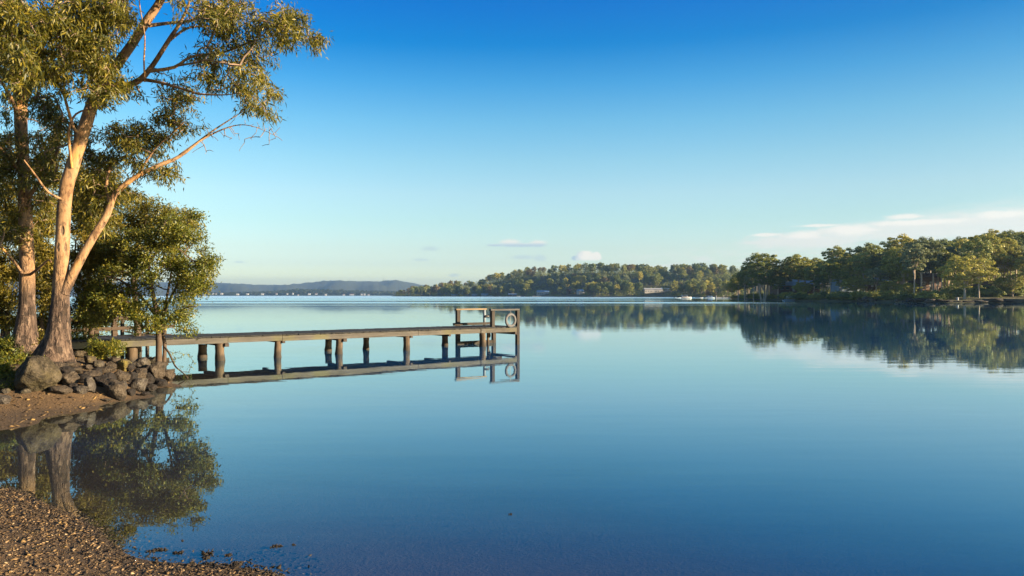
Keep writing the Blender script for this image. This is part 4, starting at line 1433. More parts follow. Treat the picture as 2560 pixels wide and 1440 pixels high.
# ------------------------------------------------------------------ distant gum trees: a few grown once, then copied
def far_gum(name, seed, Ht, fork, crown, nclump, per, leaf, clump_r, mat, bark, stems=1, r0=.22, flat=.6, label='', cat='tree', layers=1.0):
    """A gum of height Ht; crown = (radius x, radius y, centre height, radius z)."""
    t = empty(name, (0, 0, 0), label, cat)
    rng = np.random.default_rng(seed)
    G = Grower(seed)
    rx, ry, cz, rz = crown
    for s in range(stems):
        a = rng.random() * 6.28
        off = 0 if stems == 1 else .9
        lean = (math.cos(a) * (.25 if stems == 1 else rx * .3), math.sin(a) * (.25 if stems == 1 else ry * .3))
        pts = [(math.cos(a) * off * .4, math.sin(a) * off * .4, -.6, r0 * 1.35), (math.cos(a) * off * .6 + lean[0] * .2, math.sin(a) * off * .6 + lean[1] * .2, fork * .5, r0),
               (lean[0] * .6, lean[1] * .6, fork, r0 * .85), (lean[0], lean[1], cz, r0 * .5), (lean[0] * 1.2, lean[1] * 1.2, cz + rz * .55, r0 * .2)]
        G.limb(pts, .5)
        k0 = G.n
    # forked limbs
    for s in range(5):
        a = s * 1.2566 + rng.random() * .8
        q = rng.uniform(.45, .85)
        pts = [(0, 0, fork * rng.uniform(.85, 1.1), r0 * .55), (math.cos(a) * rx * q * .3, math.sin(a) * ry * q * .3, fork + (cz - fork) * .5, r0 * .42), (math.cos(a) * rx * q * .75, math.sin(a) * ry * q * .75, cz + rz * .1, r0 * .2)]
        G.limb(pts, .5)
    # clump centres spread over the dome
    cs = []
    tries = 0
    mind = 1.15 * (rx * ry * rz * 4 / nclump) ** (1 / 3) * .75
    while len(cs) < nclump and tries < 6000:
        tries += 1
        u = rng.normal(0, 1, 3)
        u /= np.linalg.norm(u)
        rr = rng.uniform(.55, 1.0)
        if u[2] < -.35 and rng.random() < .8: continue
        lob = 1 + .22 * math.sin(3 * math.atan2(u[1], u[0]) + seed) + .12 * math.sin(5 * u[2] + seed * 2)
        c = np.array([u[0] * rx * rr * lob, u[1] * ry * rr * lob, cz + u[2] * rz * rr])
        if all(np.linalg.norm(c - q) > mind for q in cs): cs.append(c)
    cs = np.array(cs)
    # lower the pool of joints so that limbs leave from the fork upward
    keep = G.pos[:G.n, 2] > fork * .8
    q = G.pos[:G.n][keep]
    G.pos[:len(q)] = q
    G.n = len(q)
    G.grow(cs, .12, 4, .06)
    V, Fq = [], []
    for c in G.limbs:
        m = MB().tube([Vector(p[:3]) for p in c], [p[3] for p in c], 7, False)
        b = len(V); V += m.v; Fq += [tuple(i + b for i in f) for f in m.f]
    for c in G.twigs:
        m = MB().tube([Vector(p) for p in c], [r0 * .22 * (1 - .75 * k / (len(c) - 1)) for k in range(len(c))], 5, False)
        b = len(V); V += m.v; Fq += [tuple(i + b for i in f) for f in m.f]
    mesh_np('trunk', np.array(V), np.array(Fq), bark, t, True)
    # leaf sprays: faces on the clump's upper shell
    n = len(cs) * per
    C = np.repeat(cs, per, 0)
    rad = np.repeat(clump_r * rng.uniform(.65, 1.3, len(cs)), per)[:, None]
    u = rng.normal(0, 1, (n, 3))
    u /= np.linalg.norm(u, axis=1)[:, None]
    u[:, 2] = np.where(u[:, 2] < -.2, u[:, 2] * .35, u[:, 2])
    rr = rng.uniform(.45, 1.08, (n, 1)) ** .7
    p = C + u * rad * rr * np.array([1, 1, flat])
    nr = u * .9 + rng.normal(0, .55, (n, 3)) + np.array([0, 0, .25])
    nr /= np.linalg.norm(nr, axis=1)[:, None]
    tq = np.cross(nr, rng.normal(0, 1, (n, 3)))
    tq /= np.linalg.norm(tq, axis=1)[:, None]
    bq = np.cross(nr, tq)
    s = leaf * (.6 + .8 * rng.random((n, 1)))
    v = np.stack([p - tq * s * .5, p - bq * s * .28, p + tq * s * .5, p + bq * s * .28], 1).reshape(-1, 3)
    mesh_np('crown', v, np.arange(n * 4).reshape(-1, 4), mat, t)
    t['H'] = 0.0
    del t['H']
    top = float(v[:, 2].max())
    wid = float(np.ptp(np.percentile(v[:, 0], [2, 98])))
    return t, top, wid


PROTO = {}


def proto(key, *a, **k):
    PROTO[key] = [*far_gum(*a, **k), False]


#            name        seed  H  fork  crown(rx,ry,cz,rz)
proto('multi', 'gum_tree', 1, 19, 4.5, (6.2, 6.0, 12.2, 6.8), 80, 150, .55, 1.35, M_FAR_GOLD, M_BARK_PALE, stems=3, r0=.24, flat=.85)
proto('dome', 'gum_tree', 2, 14, 5.5, (3.6, 3.6, 10.2, 3.4), 44, 160, .42, .95, M_FAR_GOLD, M_BARK_PALE, r0=.16, flat=.8)
proto('tall', 'gum_tree', 3, 21, 10, (4.6, 4.6, 16.0, 5.2), 60, 150, .52, 1.2, M_FAR_DARK, M_BARK_PALE, r0=.26, flat=.8)
proto('round', 'gum_tree', 4, 14, 3.6, (6.6, 6.2, 8.4, 5.2), 95, 150, .46, 1.25, M_FAR_GOLD, M_BARK_PALE, r0=.30, flat=.75)
proto('wide', 'gum_tree', 5, 20, 8.0, (6.2, 6.0, 14.2, 5.8), 80, 150, .55, 1.35, M_FAR_DARK, M_BARK_PALE, stems=1, r0=.28, flat=.8)
proto('slim', 'gum_tree', 6, 16, 6.0, (3.0, 3.0, 11.0, 5.0), 42, 150, .46, 1.0, M_FAR_DARK, M_BARK_PALE, r0=.17, flat=.85)
proto('bush', 'shore_bush', 7, 4, .7, (2.6, 2.2, 1.7, 1.7), 22, 230, .34, .85, M_FAR_DARK, M_BARK_DARK, r0=.08, flat=.75)
proto('bush_b', 'shore_bush', 8, 4, .6, (2.0, 2.2, 1.6, 1.9), 18, 240, .34, .85, M_FAR_GOLD, M_BARK_DARK, r0=.08, flat=.75)
# the farther wood: coarser
proto('pa', 'wood_tree', 11, 19, 4, (5.2, 5.0, 11.5, 7.2), 46, 70, 1.0, 1.45, M_FAR_DARK, M_BARK_FAR, r0=.24, flat=.85)
proto('pb', 'wood_tree', 12, 17, 5, (5.6, 5.2, 11, 5.6), 46, 70, 1.0, 1.45, M_FAR_GOLD, M_BARK_FAR, r0=.24, flat=.85)
proto('pc', 'wood_tree', 13, 20, 5, (4.6, 4.6, 13, 6.8), 46, 70, 1.0, 1.45, M_FAR_DARK, M_BARK_FAR, r0=.24, flat=.85)
proto('pd', 'wood_tree', 14, 15, 3.5, (5.2, 4.8, 9, 5.4), 46, 70, 1.0, 1.45, M_FAR_BROWN, M_BARK_FAR, r0=.22, flat=.85)
proto('pe', 'wood_tree', 15, 9, 1.2, (3.8, 3.6, 5, 3.8), 16, 95, .9, 1.5, M_FAR_GOLD, M_BARK_FAR, r0=.15, flat=.75)


FAR_MATS = {'wood': [M_FAR_DARK, M_FAR_GOLD, M_FAR_DARK, M_FAR_GOLD, M_FAR_BROWN, M_FAR_PALE], 'gum': [M_FAR_DARK, M_FAR_GOLD, M_FAR_GOLD, M_FAR_DARK, M_FAR_PALE]}
MRNG = random.Random(9)


def place(key, x, y, z, height, label, group=None, width=None, rz=0.0):
    pr = PROTO[key]
    src, top, wid, used = pr
    o = copy_tree(src) if used else src
    pr[3] = True
    s = height / top
    sx = s if width is None else min(max(width / wid, s * .6), s * 1.7)
    o.location = (x, y, z)
    o.scale = (sx, sx, s)
    o.rotation_euler = (0, 0, rz)
    if 'group' in o: del o['group']
    if 'bush' not in key and key not in ('dome', 'round', 'multi'):
        for ch in o.children:
            if ch.name.startswith('crown'):
                ch.material_slots[0].link = 'OBJECT'
                ch.material_slots[0].material = MRNG.choice(FAR_MATS['wood' if key[0] == 'p' else 'gum'])
    tag(o, label, 'bush' if 'bush' in key else 'tree', group)
    return o


# ------------------------------------------------------------------ right shore
RS = [(px, d) for px, d in [(1822, 540), (1835, 470), (1870, 395), (1950, 330), (2000, 300), (2080, 282), (2150, 266), (2250, 243), (2320, 230), (2400, 224), (2480, 224), (2560, 226)]]
RCOAST = [((px - 1280) / F * d, d) for px, d in RS] + [(172, 222), (196, 205), (220, 170), (240, 110), (252, 40), (260, -50)]
RPOLY = RCOAST + [(700, -50), (700, 800), (260, 800), (205, 640)]


def RH(pts):
    pts = np.asarray(pts, float)
    d = seg_dist(pts, RCOAST)
    ins = inside(pts, RPOLY)
    slope = .03 + .075 * sstep(pts[:, 0], 110, 200)
    h = 1.2 * (1 - np.exp(-d / 3.0)) + slope * np.clip(d - 14, 0, 260) + .25 * np.sin(pts[:, 0] * .12) * np.sin(pts[:, 1] * .1) * sstep(d, 5, 30)
    h = h * (1 - .75 * sstep(pts[:, 1], 430, 600) * (1 - sstep(pts[:, 0], 140, 200)))
    return np.where(ins, h, -1.2 * (1 - np.exp(-d / 6.0)))


def rh(x, y): return float(RH([(x, y)])[0])


def mat_shore(name, a, b_, c_):
    m, g, b = new_mat(name)
    pos = g.node('ShaderNodeNewGeometry').outputs['Position']
    n = g.noise(pos, .25, 7, .65)
    g.l.new(g.ramp(n, [(.34, a), (.5, b_), (.68, c_)]), b.inputs['Base Color'])
    b.inputs['Roughness'].default_value = .95
    g.l.new(g.bump(g.noise(pos, 1.5, 5, .6), .8, .4), b.inputs['Normal'])
    return m


M_SHORE = mat_shore('shore_soil', (.030, .032, .014), (.075, .072, .028), (.14, .12, .05))
tag(grid_mesh('right_shore', np.arange(96, 705, 6.0), np.arange(-50, 805, 6.0), RH, M_SHORE), 'wooded right shore sloping up from the water', 'shore', kind='structure')


def at_right(px, d):
    return (px - 1280) / F * d, d


# px, d, top row, kind, crown width px, label
RT = [
    (1908, 352, 630, 'multi', 100, 'broad many stemmed gum standing tallest at the left end of the right shore'),
    (1866, 405, 688, 'slim', 36, 'small gum with thin pale trunk near the boat jetty'),
    (1884, 380, 672, 'slim', 40, 'slender gum just left of the broad many stemmed gum'),
    (1945, 345, 690, 'slim', 44, 'short gum with twisted pale branches right of the broad many stemmed gum'),
    (1996, 345, 634, 'wide', 84, 'dark rounded gum standing in front of the blue roofed house'),
    (2013, 340, 660, 'tall', 44, 'tall pale trunk rising before the end of the blue roofed house'),
    (2035, 318, 660, 'slim', 46, 'gum with straight golden trunk right of the blue roofed house'),
    (2054, 312, 690, 'slim', 40, 'small gum close beside the forked golden gum'),
    (2076, 300, 652, 'dome', 50, 'lone golden dome shaped gum with forked pale trunk'),
    (2090, 380, 613, 'tall', 50, 'dark gum with tufted top standing clear against the sky'),
    (2134, 350, 640, 'wide', 60, 'dark gum behind the pale walled bungalow'),
    (2166, 320, 605, 'wide', 88, 'broad dark gum with spreading pale forked limbs'),
    (2190, 285, 668, 'slim', 50, 'thin leaning gum rising from the bank bushes'),
    (2212, 350, 622, 'wide', 60, 'grey green gum behind the thin leaning gum'),
    (2252, 300, 584, 'tall', 70, 'tall gum with open tufted top against the cloud'),
    (2303, 262, 590, 'wide', 88, 'large gum with thick straight trunk at the water edge'),
    (2334, 270, 600, 'tall', 70, 'tall gum with a doubled pale trunk behind the garden'),
    (2362, 300, 594, 'wide', 70, 'golden topped gum on the slope above the big round gum'),
    (2412, 233, 636, 'round', 118, 'big round golden gum on the lawn at the water edge'),
    (2488, 275, 598, 'wide', 88, 'gum with bare pale lower limbs above the dark roofed house'),
    (2472, 285, 612, 'tall', 50, 'gum with grey trunk just behind the dark roofed house'),
    (2540, 285, 590, 'wide', 80, 'heavy shaded gum at the right edge above the white cottage'),
    (2532, 245, 684, 'round', 60, 'low dark tree in front of the white cottage'),
    (2506, 250, 692, 'round', 50, 'low dark tree left of the white cottage'),
]
for i, (px, d, ty, k, w, lab) in enumerate(RT):
    x, y = at_right(px, d)
    z = rh(x, y)
    place(k, x, y, z, CAMH + (YH - ty) * d / F - z, lab, None, w / F * d, i * 1.3)

RT2 = [(2104, 296, 676, 'slim', 40, 'slim gum standing before the left end of the pale walled bungalow'), (2136, 290, 690, 'round', 56, 'low bushy tree screening the right end of the pale walled bungalow'),
       (2006, 322, 704, 'round', 44, 'low bushy tree below the blue roofed house'), (2226, 272, 700, 'round', 50, 'low dark tree between the thin leaning gum and the tall open gum'), (2272, 262, 706, 'round', 46, 'low bushy tree left of the thick trunked gum')]
for i, (px, d, ty, k, w, lab) in enumerate(RT2):
    x, y = at_right(px, d)
    z = rh(x, y)
    place(k, x, y, z, CAMH + (YH - ty) * d / F - z, lab, None, w / F * d, i * 2.1)
for px, d, ty, k, w, lab in [(1846, 430, 690, 'wide', 46, 'full gum at the very tip of the right shore behind the boat jetty'), (1829, 505, 708, 'slim', 28, 'small dark tree standing farthest left on the right shore'), (1862, 392, 676, 'tall', 46, 'taller gum between the tip of the right shore and the broad many stemmed gum')]:
    x, y = at_right(px, d)
    z = rh(x, y)
    place(k, x, y, z, CAMH + (YH - ty) * d / F - z, lab, None, w / F * d, px)
    RT2.append((px, d))
RT += RT2
rng = random.Random(44)
CREST = [(1830, 690), (1860, 668), (1900, 640), (1940, 668), (1965, 654), (2030, 645), (2088, 640), (2150, 612), (2210, 625), (2250, 600), (2300, 594), (2380, 592), (2430, 580), (2490, 567), (2520, 568), (2560, 572), (2640, 560), (3000, 540)]


def interp(tab, x):
    return float(np.interp(x, [a for a, _ in tab], [b for _, b in tab]))


placed = [at_right(p[0], p[1]) for p in RT]
n = 0
tries = 0
while n < 135 and tries < 4000:
    tries += 1
    px = rng.uniform(1840, 2620)
    d = interp([(a, b) for a, b in RS] + [(2700, 226)], px) + rng.choice([rng.uniform(14, 60), rng.uniform(40, 210)])
    x, y = at_right(px, d)
    if inside(np.array([(x, y)]), RPOLY)[0] == False: continue
    if any((x - a) ** 2 + (y - b) ** 2 < 36 for a, b in placed): continue
    z = rh(x, y)
    lim = CAMH + (YH - interp(CREST, px)) * d / F - z
    hgt = min(lim * rng.uniform(.86, 1.0), rng.uniform(15, 24))
    if hgt < 7 : continue
    # keep the houses in sight
    if any(abs(px - hp) < hw and d < hd for hp, hw, hd in ((1985, 26, 352), (2118, 16, 322), (2226, 12, 335), (2478, 18, 262), (2548, 14, 262))) and hgt < 30: continue
    placed.append((x, y))
    place(rng.choice(['wide', 'tall', 'multi', 'wide', 'slim', 'tall']), x, y, z, hgt, 'gum tree in the thick wood covering the right hand slope', 'gum trees filling the right hand wood', None, rng.random() * 6.28)
    n += 1
# the wood goes on round the bay, beyond what the picture shows
for k in range(26):
    x, y = (178 + k * 3.4 + rng.uniform(-3, 3), 226 - k * 6.2 + rng.uniform(-3, 3)) if k < 20 else (200 + k * 3, 235 - k * 2)
    if not inside(np.array([(x, y)]), RPOLY)[0]: x += 30
    z = rh(x, y)
    place(rng.choice(['wide', 'tall', 'multi']), x, y, z, rng.uniform(15, 21), 'gum tree continuing the right shore wood around the bay', 'gum trees around the bay', None, rng.random() * 6)
# bushes along the waterline
for k in range(58):
    px = 1835 + (2360 - 1835) * (k + rng.uniform(-.4, .4)) / 57
    d = interp([(a, b) for a, b in RS], px) + rng.choice([2.5, 4, 7, 11])
    x, y = at_right(px, d)
    x += .8
    z = rh(x, y)
    hgt = rng.uniform(1.6, 3.4)
    place(rng.choice(['bush', 'bush', 'bush_b']), x, y, z - .3, hgt, 'dark rounded bush in the row along the right shore waterline', 'bushes along the right shore', hgt * rng.uniform(1.2, 2.0), rng.random() * 6)
for k in range(16):
    px = 2365 + 215 * (k + rng.uniform(-.4, .4)) / 15
    d = 250 + rng.uniform(-4, 10)
    x, y = at_right(px, d)
    place('bush', x, y, rh(x, y) - .3, rng.uniform(2.4, 4.5), 'dark hedge bush at the back of the right shore lawn', 'hedge bushes behind the lawn', rng.uniform(5, 8), rng.random() * 6)

# ---- houses
M_ROOF_BLUE = simple('blue_grey_roof', (.13, .22, .35), .35, .18, 1.2)
M_ROOF_RED = simple('brown_tile_roof', (0.104, 0.055, 0.039), .8, .25, 2.0)
M_ROOF_PALE = simple('pale_metal_roof', (0.264, 0.274, 0.284), .5, .12, 1.0)
M_WALL_WHITE = simple('white_wall', (0.335, 0.324, 0.304), .8, .10, 1.0)
M_WALL_BRICK = simple('brick_wall', (0.101, 0.061, 0.043), .85, .2, 3.0)
M_WALL_BLUE = simple('pale_blue_wall', (0.203, 0.264, 0.314), .8, .10, 1.0)
M_GLASS = simple('dark_glass', (.03, .04, .05), .15, .2, 1.0, 0, .6)
M_TRIM = simple('white_trim', (0.355, 0.355, 0.345), .7, .08, 2.0)


def house(loc, W, Dp, Hh, rise, rz, roof, wall, label, nwin=3, hip=False, chim=False, cat='house', group=None, door=True, eave=.5):
    o = empty('house', loc, label, cat, group, rz)
    MB().box((-W / 2, -Dp / 2, -1.5), (W, 0, 0), (0, Dp, 0), (0, 0, Hh + 1.5)).obj('wall', wall, o)
    e = eave
    a = W / 2 + e; b = Dp / 2 + e
    q = a - (b if hip else 0)
    top = Hh + rise
    z0 = Hh + .01
    v = [(-a, -b, z0), (a, -b, z0), (a, b, z0), (-a, b, z0), (-q, 0, top), (q, 0, top), (-a, -b, z0 + .16), (a, -b, z0 + .16), (a, b, z0 + .16), (-a, b, z0 + .16)]
    f = [(0, 3, 2, 1), (0, 1, 7, 6), (1, 2, 8, 7), (2, 3, 9, 8), (3, 0, 6, 9), (6, 7, 5, 4), (8, 9, 4, 5), (7, 8, 5), (9, 6, 4)]
    r = MB().add(v, f).obj('roof', roof, o)
    if chim:
        MB().box((W * .2, -.35, top - rise * .4), (.7, 0, 0), (0, .7, 0), (0, 0, rise * .4 + .9)).obj('chimney', wall, r)
    for k in range(nwin):
        x = -W / 2 + W * (k + .5) / nwin
        if door and k == nwin // 2:
            MB().box((x - .5, -Dp / 2 - .06, .05), (1.0, 0, 0), (0, .055, 0), (0, 0, 2.05)).obj('door', M_TRIM, o)
            continue
        w = MB().box((x - .75, -Dp / 2 - .05, .95), (1.5, 0, 0), (0, .045, 0), (0, 0, 1.15)).obj('window', M_GLASS, o)
        MB().box((x - .83, -Dp / 2 - .08, .83), (1.66, 0, 0), (0, .075, 0), (0, 0, .1)).obj('sill', M_TRIM, w)
    return o


def house_px(px, ybase, d, W, Dp, Hh, rise, rz, roof, wall, label, **k):
    p = P(px, ybase, d)
    return house(p, W, Dp, Hh, rise, rz, roof, wall, label, **k)


house_px(1972, 729, 352, 14, 9, 2.7, 2.0, .12, M_ROOF_BLUE, M_WALL_BRICK, 'brick house with long blue grey roof among the gums', nwin=5, hip=True)
house_px(2014, 726, 358, 11, 9, 2.8, 2.4, -.2, M_ROOF_BLUE, M_WALL_BRICK, 'second blue roofed house joined close behind the brick house', nwin=3)
house_px(2118, 721, 322, 11, 8, 2.4, 1.5, .05, M_ROOF_BLUE, M_WALL_BLUE, 'pale walled bungalow with low blue roof', nwin=4)  # white wall coloured pale blue-grey, its shade painted in
house_px(2172, 718, 330, 15, 8, 2.6, 1.6, -.1, M_ROOF_BLUE, M_WALL_BRICK, 'long low blue roofed house right of the pale walled bungalow', nwin=5)
house_px(2226, 700, 336, 7, 7, 2.5, 1.8, .6, M_ROOF_BLUE, M_WALL_BRICK, 'small hut with bright blue roof high among the trees')
house_px(2480, 736, 262, 10, 8, 2.9, 2.0, .35, M_ROOF_RED, M_WALL_BRICK, 'dark house with brown tiled roof right of the round gum', hip=True, chim=True)
house_px(2548, 736, 258, 10, 7, 2.9, 1.6, -.1, M_ROOF_PALE, M_WALL_BLUE, 'pale blue cottage with pale roof at the right edge of the shore', nwin=3)
house_px(2310, 718, 290, 9, 7, 3.6, 1.8, .2, M_ROOF_RED, M_WALL_BRICK, 'shaded brown house hidden behind the thick trunked gum')

# low garden fence, white marker post, shore rocks
fo = empty('garden_fence', P(2300, 724, 275), 'pale rail fence on the slope behind the thick trunked gum', 'fence')
for k in range(9):
    MB().box((-8 + k * 2, 0, -.8), (.12, 0, 0), (0, .12, 0), (0, 0, 1.9)).obj('post', M_TRIM, fo)
for z in (.55, .95):
    MB().box((-8.2, -.05, z), (16.6, 0, 0), (0, .045, 0), (0, 0, .14)).obj('rail', M_TRIM, fo)
mp = empty('marker_post', P(2394, 753.5, 229), 'short white marker post on the right shore waterline', 'post')
MB().tube([(0, 0, -.8), (0, 0, 1.0)], .28, 10).obj('shaft', M_TRIM, mp, smooth=True)
MB().tube([(0, 0, 1.0), (0, 0, 1.1), (0, 0, 1.25)], [.36, .36, .1], 10).obj('cap', M_TRIM, mp, smooth=True)
M_SEAROCK = M_ROCK[1]
kk = 0
SEAR = [(2150, 752, 18, 9), (2165, 749, 22, 12), (2180, 750, 16, 10), (2172, 744, 20, 9), (2150, 747, 12, 6), (2185, 754, 18, 8), (2243, 749, 14, 8), (2275, 751, 30, 9), (2300, 750, 34, 10), (2325, 749, 30, 10), (2345, 752, 26, 8),
        (2290, 756, 24, 6), (2265, 754, 24, 6), (2370, 754, 28, 6), (2420, 754, 26, 6), (2450, 753, 34, 8), (2480, 750, 40, 12), (2510, 753, 34, 9), (2540, 754, 30, 8), (2560, 754, 26, 8), (2435, 756, 24, 5), (2395, 757, 22, 5)]
for px, py, w, h in SEAR:
    d = interp([(a, b) for a, b in RS], px) + 1.0
    c = P(px, py, d)
    rs_, zs = w / F * d / 2, h / F * d / 2
    o = rock_obj('shore_rock', (c.x, c.y, max(.2, min(c.z, zs))), (rs_ * 1.2, rs_, zs * 1.3), 300 + kk, M_ROCK[1] if 2140 < px < 2200 or kk % 3 == 0 else M_ROCK[3], rng.random() * 3, 0, 7, 3)
    pale = (2140 < px < 2200)
    tag(o, 'pale rock in the heap at the waterline below the leaning gum' if pale else 'grey rock in the low rock wall along the right shore lawn', 'rock', 'pale rock heap on the right shore' if pale else 'rock wall of the right shore')
    kk += 1

# ---- boats
M_HULL = simple('white_hull', (0.365, 0.360, 0.349), .35, .06, 2.0, 0, .5)
M_HULL_BLUE = simple('blue_canvas', (0.065, 0.130, 0.273), .6, .15, 2.0)
M_HULL_LIGHT = simple('pale_blue_hull', (0.229, 0.294, 0.355), .4, .08, 2.0, 0, .5)


def boat(loc, L, rz, label, hull, cabin=None, canopy=None, name='boat', group=None):
    o = empty(name, loc, label, 'boat', group, rz)
    B = L * .17
    h = MB()
    N = 12
    prof = []
    for i in range(N + 1):
        t = i / N
        w = B * (1 - max(0, (t - .45) / .55) ** 2.2) if t > .45 else B * (.88 + .12 * t / .45)
        sheer = .085 * L + .05 * L * max(0, t - .3) ** 1.5
        x = -L / 2 + L * t
        prof.append([(x, 0, -.03 * L), (x, w * .75, -.01 * L), (x + .02 * L * t, w, sheer), (x + .02 * L * t, w * .9, sheer), (x, w * .8, sheer - .03 * L), (x, 0, sheer - .03 * L),
                     (x, -w * .8, sheer - .03 * L), (x + .02 * L * t, -w * .9, sheer), (x + .02 * L * t, -w, sheer), (x, -w * .75, -.01 * L)])
    k = 10
    for ring in prof: h.v += ring
    for i in range(N):
        for j in range(k):
            h.f.append((i * k + j, i * k + (j + 1) % k, (i + 1) * k + (j + 1) % k, (i + 1) * k + j))
    h.f.append(tuple(range(k))[::-1])
    h.obj('hull', hull, o)
    z = .07 * L
    if cabin:
        c0, c1, ch = -.22 * L, .20 * L, .13 * L
        v = [(c0, -B * .7, z), (c1 + .08 * L, -B * .6, z), (c1 + .08 * L, B * .6, z), (c0, B * .7, z), (c0 + .02 * L, -B * .62, z + ch), (c1, -B * .5, z + ch), (c1, B * .5, z + ch), (c0 + .02 * L, B * .62, z + ch)]
        MB().add(v, [(3, 2, 1, 0), (4, 5, 6, 7), (0, 1, 5, 4), (1, 2, 6, 5), (2, 3, 7, 6), (3, 0, 4, 7)]).obj('cabin', cabin, o)
        for sg in (-1, 1):
            MB().box((c0 + .06 * L, sg * B * .70 - .02, z + ch * .45), (.26 * L, 0, 0), (0, .04, 0), (0, 0, ch * .35)).obj('window', M_GLASS, o)
        MB().box((c0 - .08 * L, -B * .75, z + ch + .005 * L), (.44 * L, 0, 0), (0, B * 1.5, 0), (0, 0, .02 * L)).obj('cabin_roof', cabin, o)
    if canopy:
        MB().box((-.25 * L, -B * .8, z + .16 * L), (.45 * L, 0, 0), (0, B * 1.6, 0), (0, 0, .02 * L)).obj('canopy', canopy, o)
        for x in (-.22 * L, .16 * L):
            for sg in (-1, 1):
                MB().tube([(x, sg * B * .7, z), (x, sg * B * .7, z + .16 * L)], .006 * L, 6).obj('canopy_pole', M_TRIM, o)
    MB().box((-L / 2 - .05 * L, -.04 * L, .03 * L), (.05 * L, 0, 0), (0, .08 * L, 0), (0, 0, .10 * L)).obj('outboard', M_BLACK, o)
    return o


def wl(px, d): return ((px - 1280) / F * d, d, 0.0)


boat(wl(1712, 600), 10.5, .05, 'white cabin cruiser moored off the tip of the right shore', M_HULL, M_HULL, M_HULL, 'cabin_cruiser')
boat(wl(1694, 590), 6.0, .3, 'small pale blue runabout moored left of the white cruiser', M_HULL_LIGHT, None, None)
boat(wl(1775, 575), 8.0, .1, 'blue covered motorboat moored beside the grey pontoon', M_HULL_LIGHT, M_HULL_BLUE, None, 'motorboat')
boat(wl(1748, 585), 5.5, -.1, 'low open dinghy between the cruiser and the blue motorboat', M_HULL, None, None, 'dinghy')
boat(wl(1977, 309), 6.5, .15, 'white runabout drawn up below the bushes of the right shore', M_HULL_LIGHT, None, M_HULL, 'runabout')
boat(wl(1962, 312), 4.0, 1.2, 'little tender beside a pale pole near the white runabout', M_HULL_LIGHT, None, None, 'dinghy')
pt = empty('pontoon', (*wl(1808, 556)[:2], 0), 'low grey pontoon jetty at the tip of the right shore', 'jetty', rz=.05)
MB().box((-6, -1.2, .5), (13, 0, 0), (0, 2.4, 0), (0, 0, .35)).obj('deck', M_ROOF_PALE, pt)
MB().box((-5.8, -1.0, -.4), (12.6, 0, 0), (0, 2.0, 0), (0, 0, .88)).obj('float', simple('grey_float', (.25, .28, .30), .7), pt)
for x in (-5.5, 0, 6.5):
    MB().tube([(x, -1.35, -1), (x, -1.35, 2.3)], .14, 8).obj('pile', M_TRIM, pt, smooth=True)

# ------------------------------------------------------------------ wooded point across the lake
PSH = [(984, 1800), (1010, 1720), (1050, 1650), (1150, 1450), (1300, 1280), (1450, 1150), (1600, 1050), (1750, 985), (1850, 940), (2000, 900), (2300, 880)]
PTOP = [(984, 735), (1000, 724), (1020, 716), (1045, 711), (1080, 708), (1130, 700), (1165, 702), (1200, 694), (1240, 681), (1290, 671), (1330, 664), (1400, 662), (1450, 655), (1500, 654), (1560, 655), (1620, 656), (1660, 664),
        (1700, 656), (1760, 655), (1800, 659), (1850, 656), (2000, 648), (2300, 640)]


def pen_h(px, t):
    sh = interp(PSH, px)
    d = sh + t
    crest_m = CAMH + (YH - interp(PTOP, px)) * (sh + 230) / F - 19.0
    crest_m = max(1.5, crest_m)
    return 1.0 * (1 - math.exp(-max(t, 0) / 3)) + (crest_m - 1.0) * float(sstep(np.array(t), 15, 250)) if t > 0 else -1.5


pxs = [975, 984] + list(np.arange(1000, 2320, 15))
ts = [-30, -.01, 3, 8, 15, 30, 60, 100, 140, 180, 220, 260, 320, 420, 600]
V = []
for t in ts:
    for px in pxs:
        d = interp(PSH, px) + t
        k = float(np.clip((px - 980) / 40, 0, 1))
        hh = pen_h(px, t) if t > 0 else (-1.5 if t < -1 else -.02)
        if t > 320: hh = pen_h(px, 300) * (.8 if t < 500 else .4)
        V.append(((px - 1280) / F * d, d, hh if px > 975 else -1.5))
nx = len(pxs)
Fq = [(r * nx + c, r * nx + c + 1, (r + 1) * nx + c + 1, (r + 1) * nx + c) for r in range(len(ts) - 1) for c in range(nx - 1)]
M_PSOIL = mat_shore('point_soil', (.022, .026, .014), (.050, .052, .024), (.095, .085, .042))
tag(mesh_np('wooded_point', np.array(V), np.array(Fq), M_PSOIL, None, True), 'low hilly point across the lake under the trees', 'point', kind='structure')

rng = random.Random(91)
pts = []
tries = 0
OPEN = [(1355, 20, 60), (1450, 12, 55), (1423, 10, 55), (1632, 26, 75), (1410, 8, 40)]
while len(pts) < 300 and tries < 9000:
    tries += 1
    px = rng.uniform(990, 1880)
    if px > 1830 and rng.random() < .5: continue
    t = rng.choice([rng.uniform(6, 30), rng.uniform(10, 120), rng.uniform(80, 260), rng.uniform(180, 280)])
    if px < 1030 and t > 120: continue
    sh = interp(PSH, px)
    d = sh + t
    x = (px - 1280) / F * d
    if any((x - a) ** 2 + (d - b) ** 2 < 42 for a, b in pts): continue
    if any(abs(px - a) < b and t < c for a, b, c in OPEN): continue
    z = pen_h(px, t)
    lim = CAMH + (YH - interp(PTOP, px)) * d / F - z
    low = t < 30 and rng.random() < .45 and px > 1280
    hgt = rng.uniform(6, 9) if low else min(lim * rng.uniform(.82, 1.04), rng.uniform(14, 23))
    if hgt < 4: continue
    pts.append((x, d))
    key = 'pe' if low else rng.choice(['pa', 'pb', 'pc', 'pa', 'pb', 'pd'] if px > 1250 else ['pa', 'pc', 'pa', 'pb'])
    place(key, x, d, z - .3, hgt, 'tree in the dense wood on the hilly point across the lake', 'trees of the wood across the lake', None, rng.random() * 6.28)

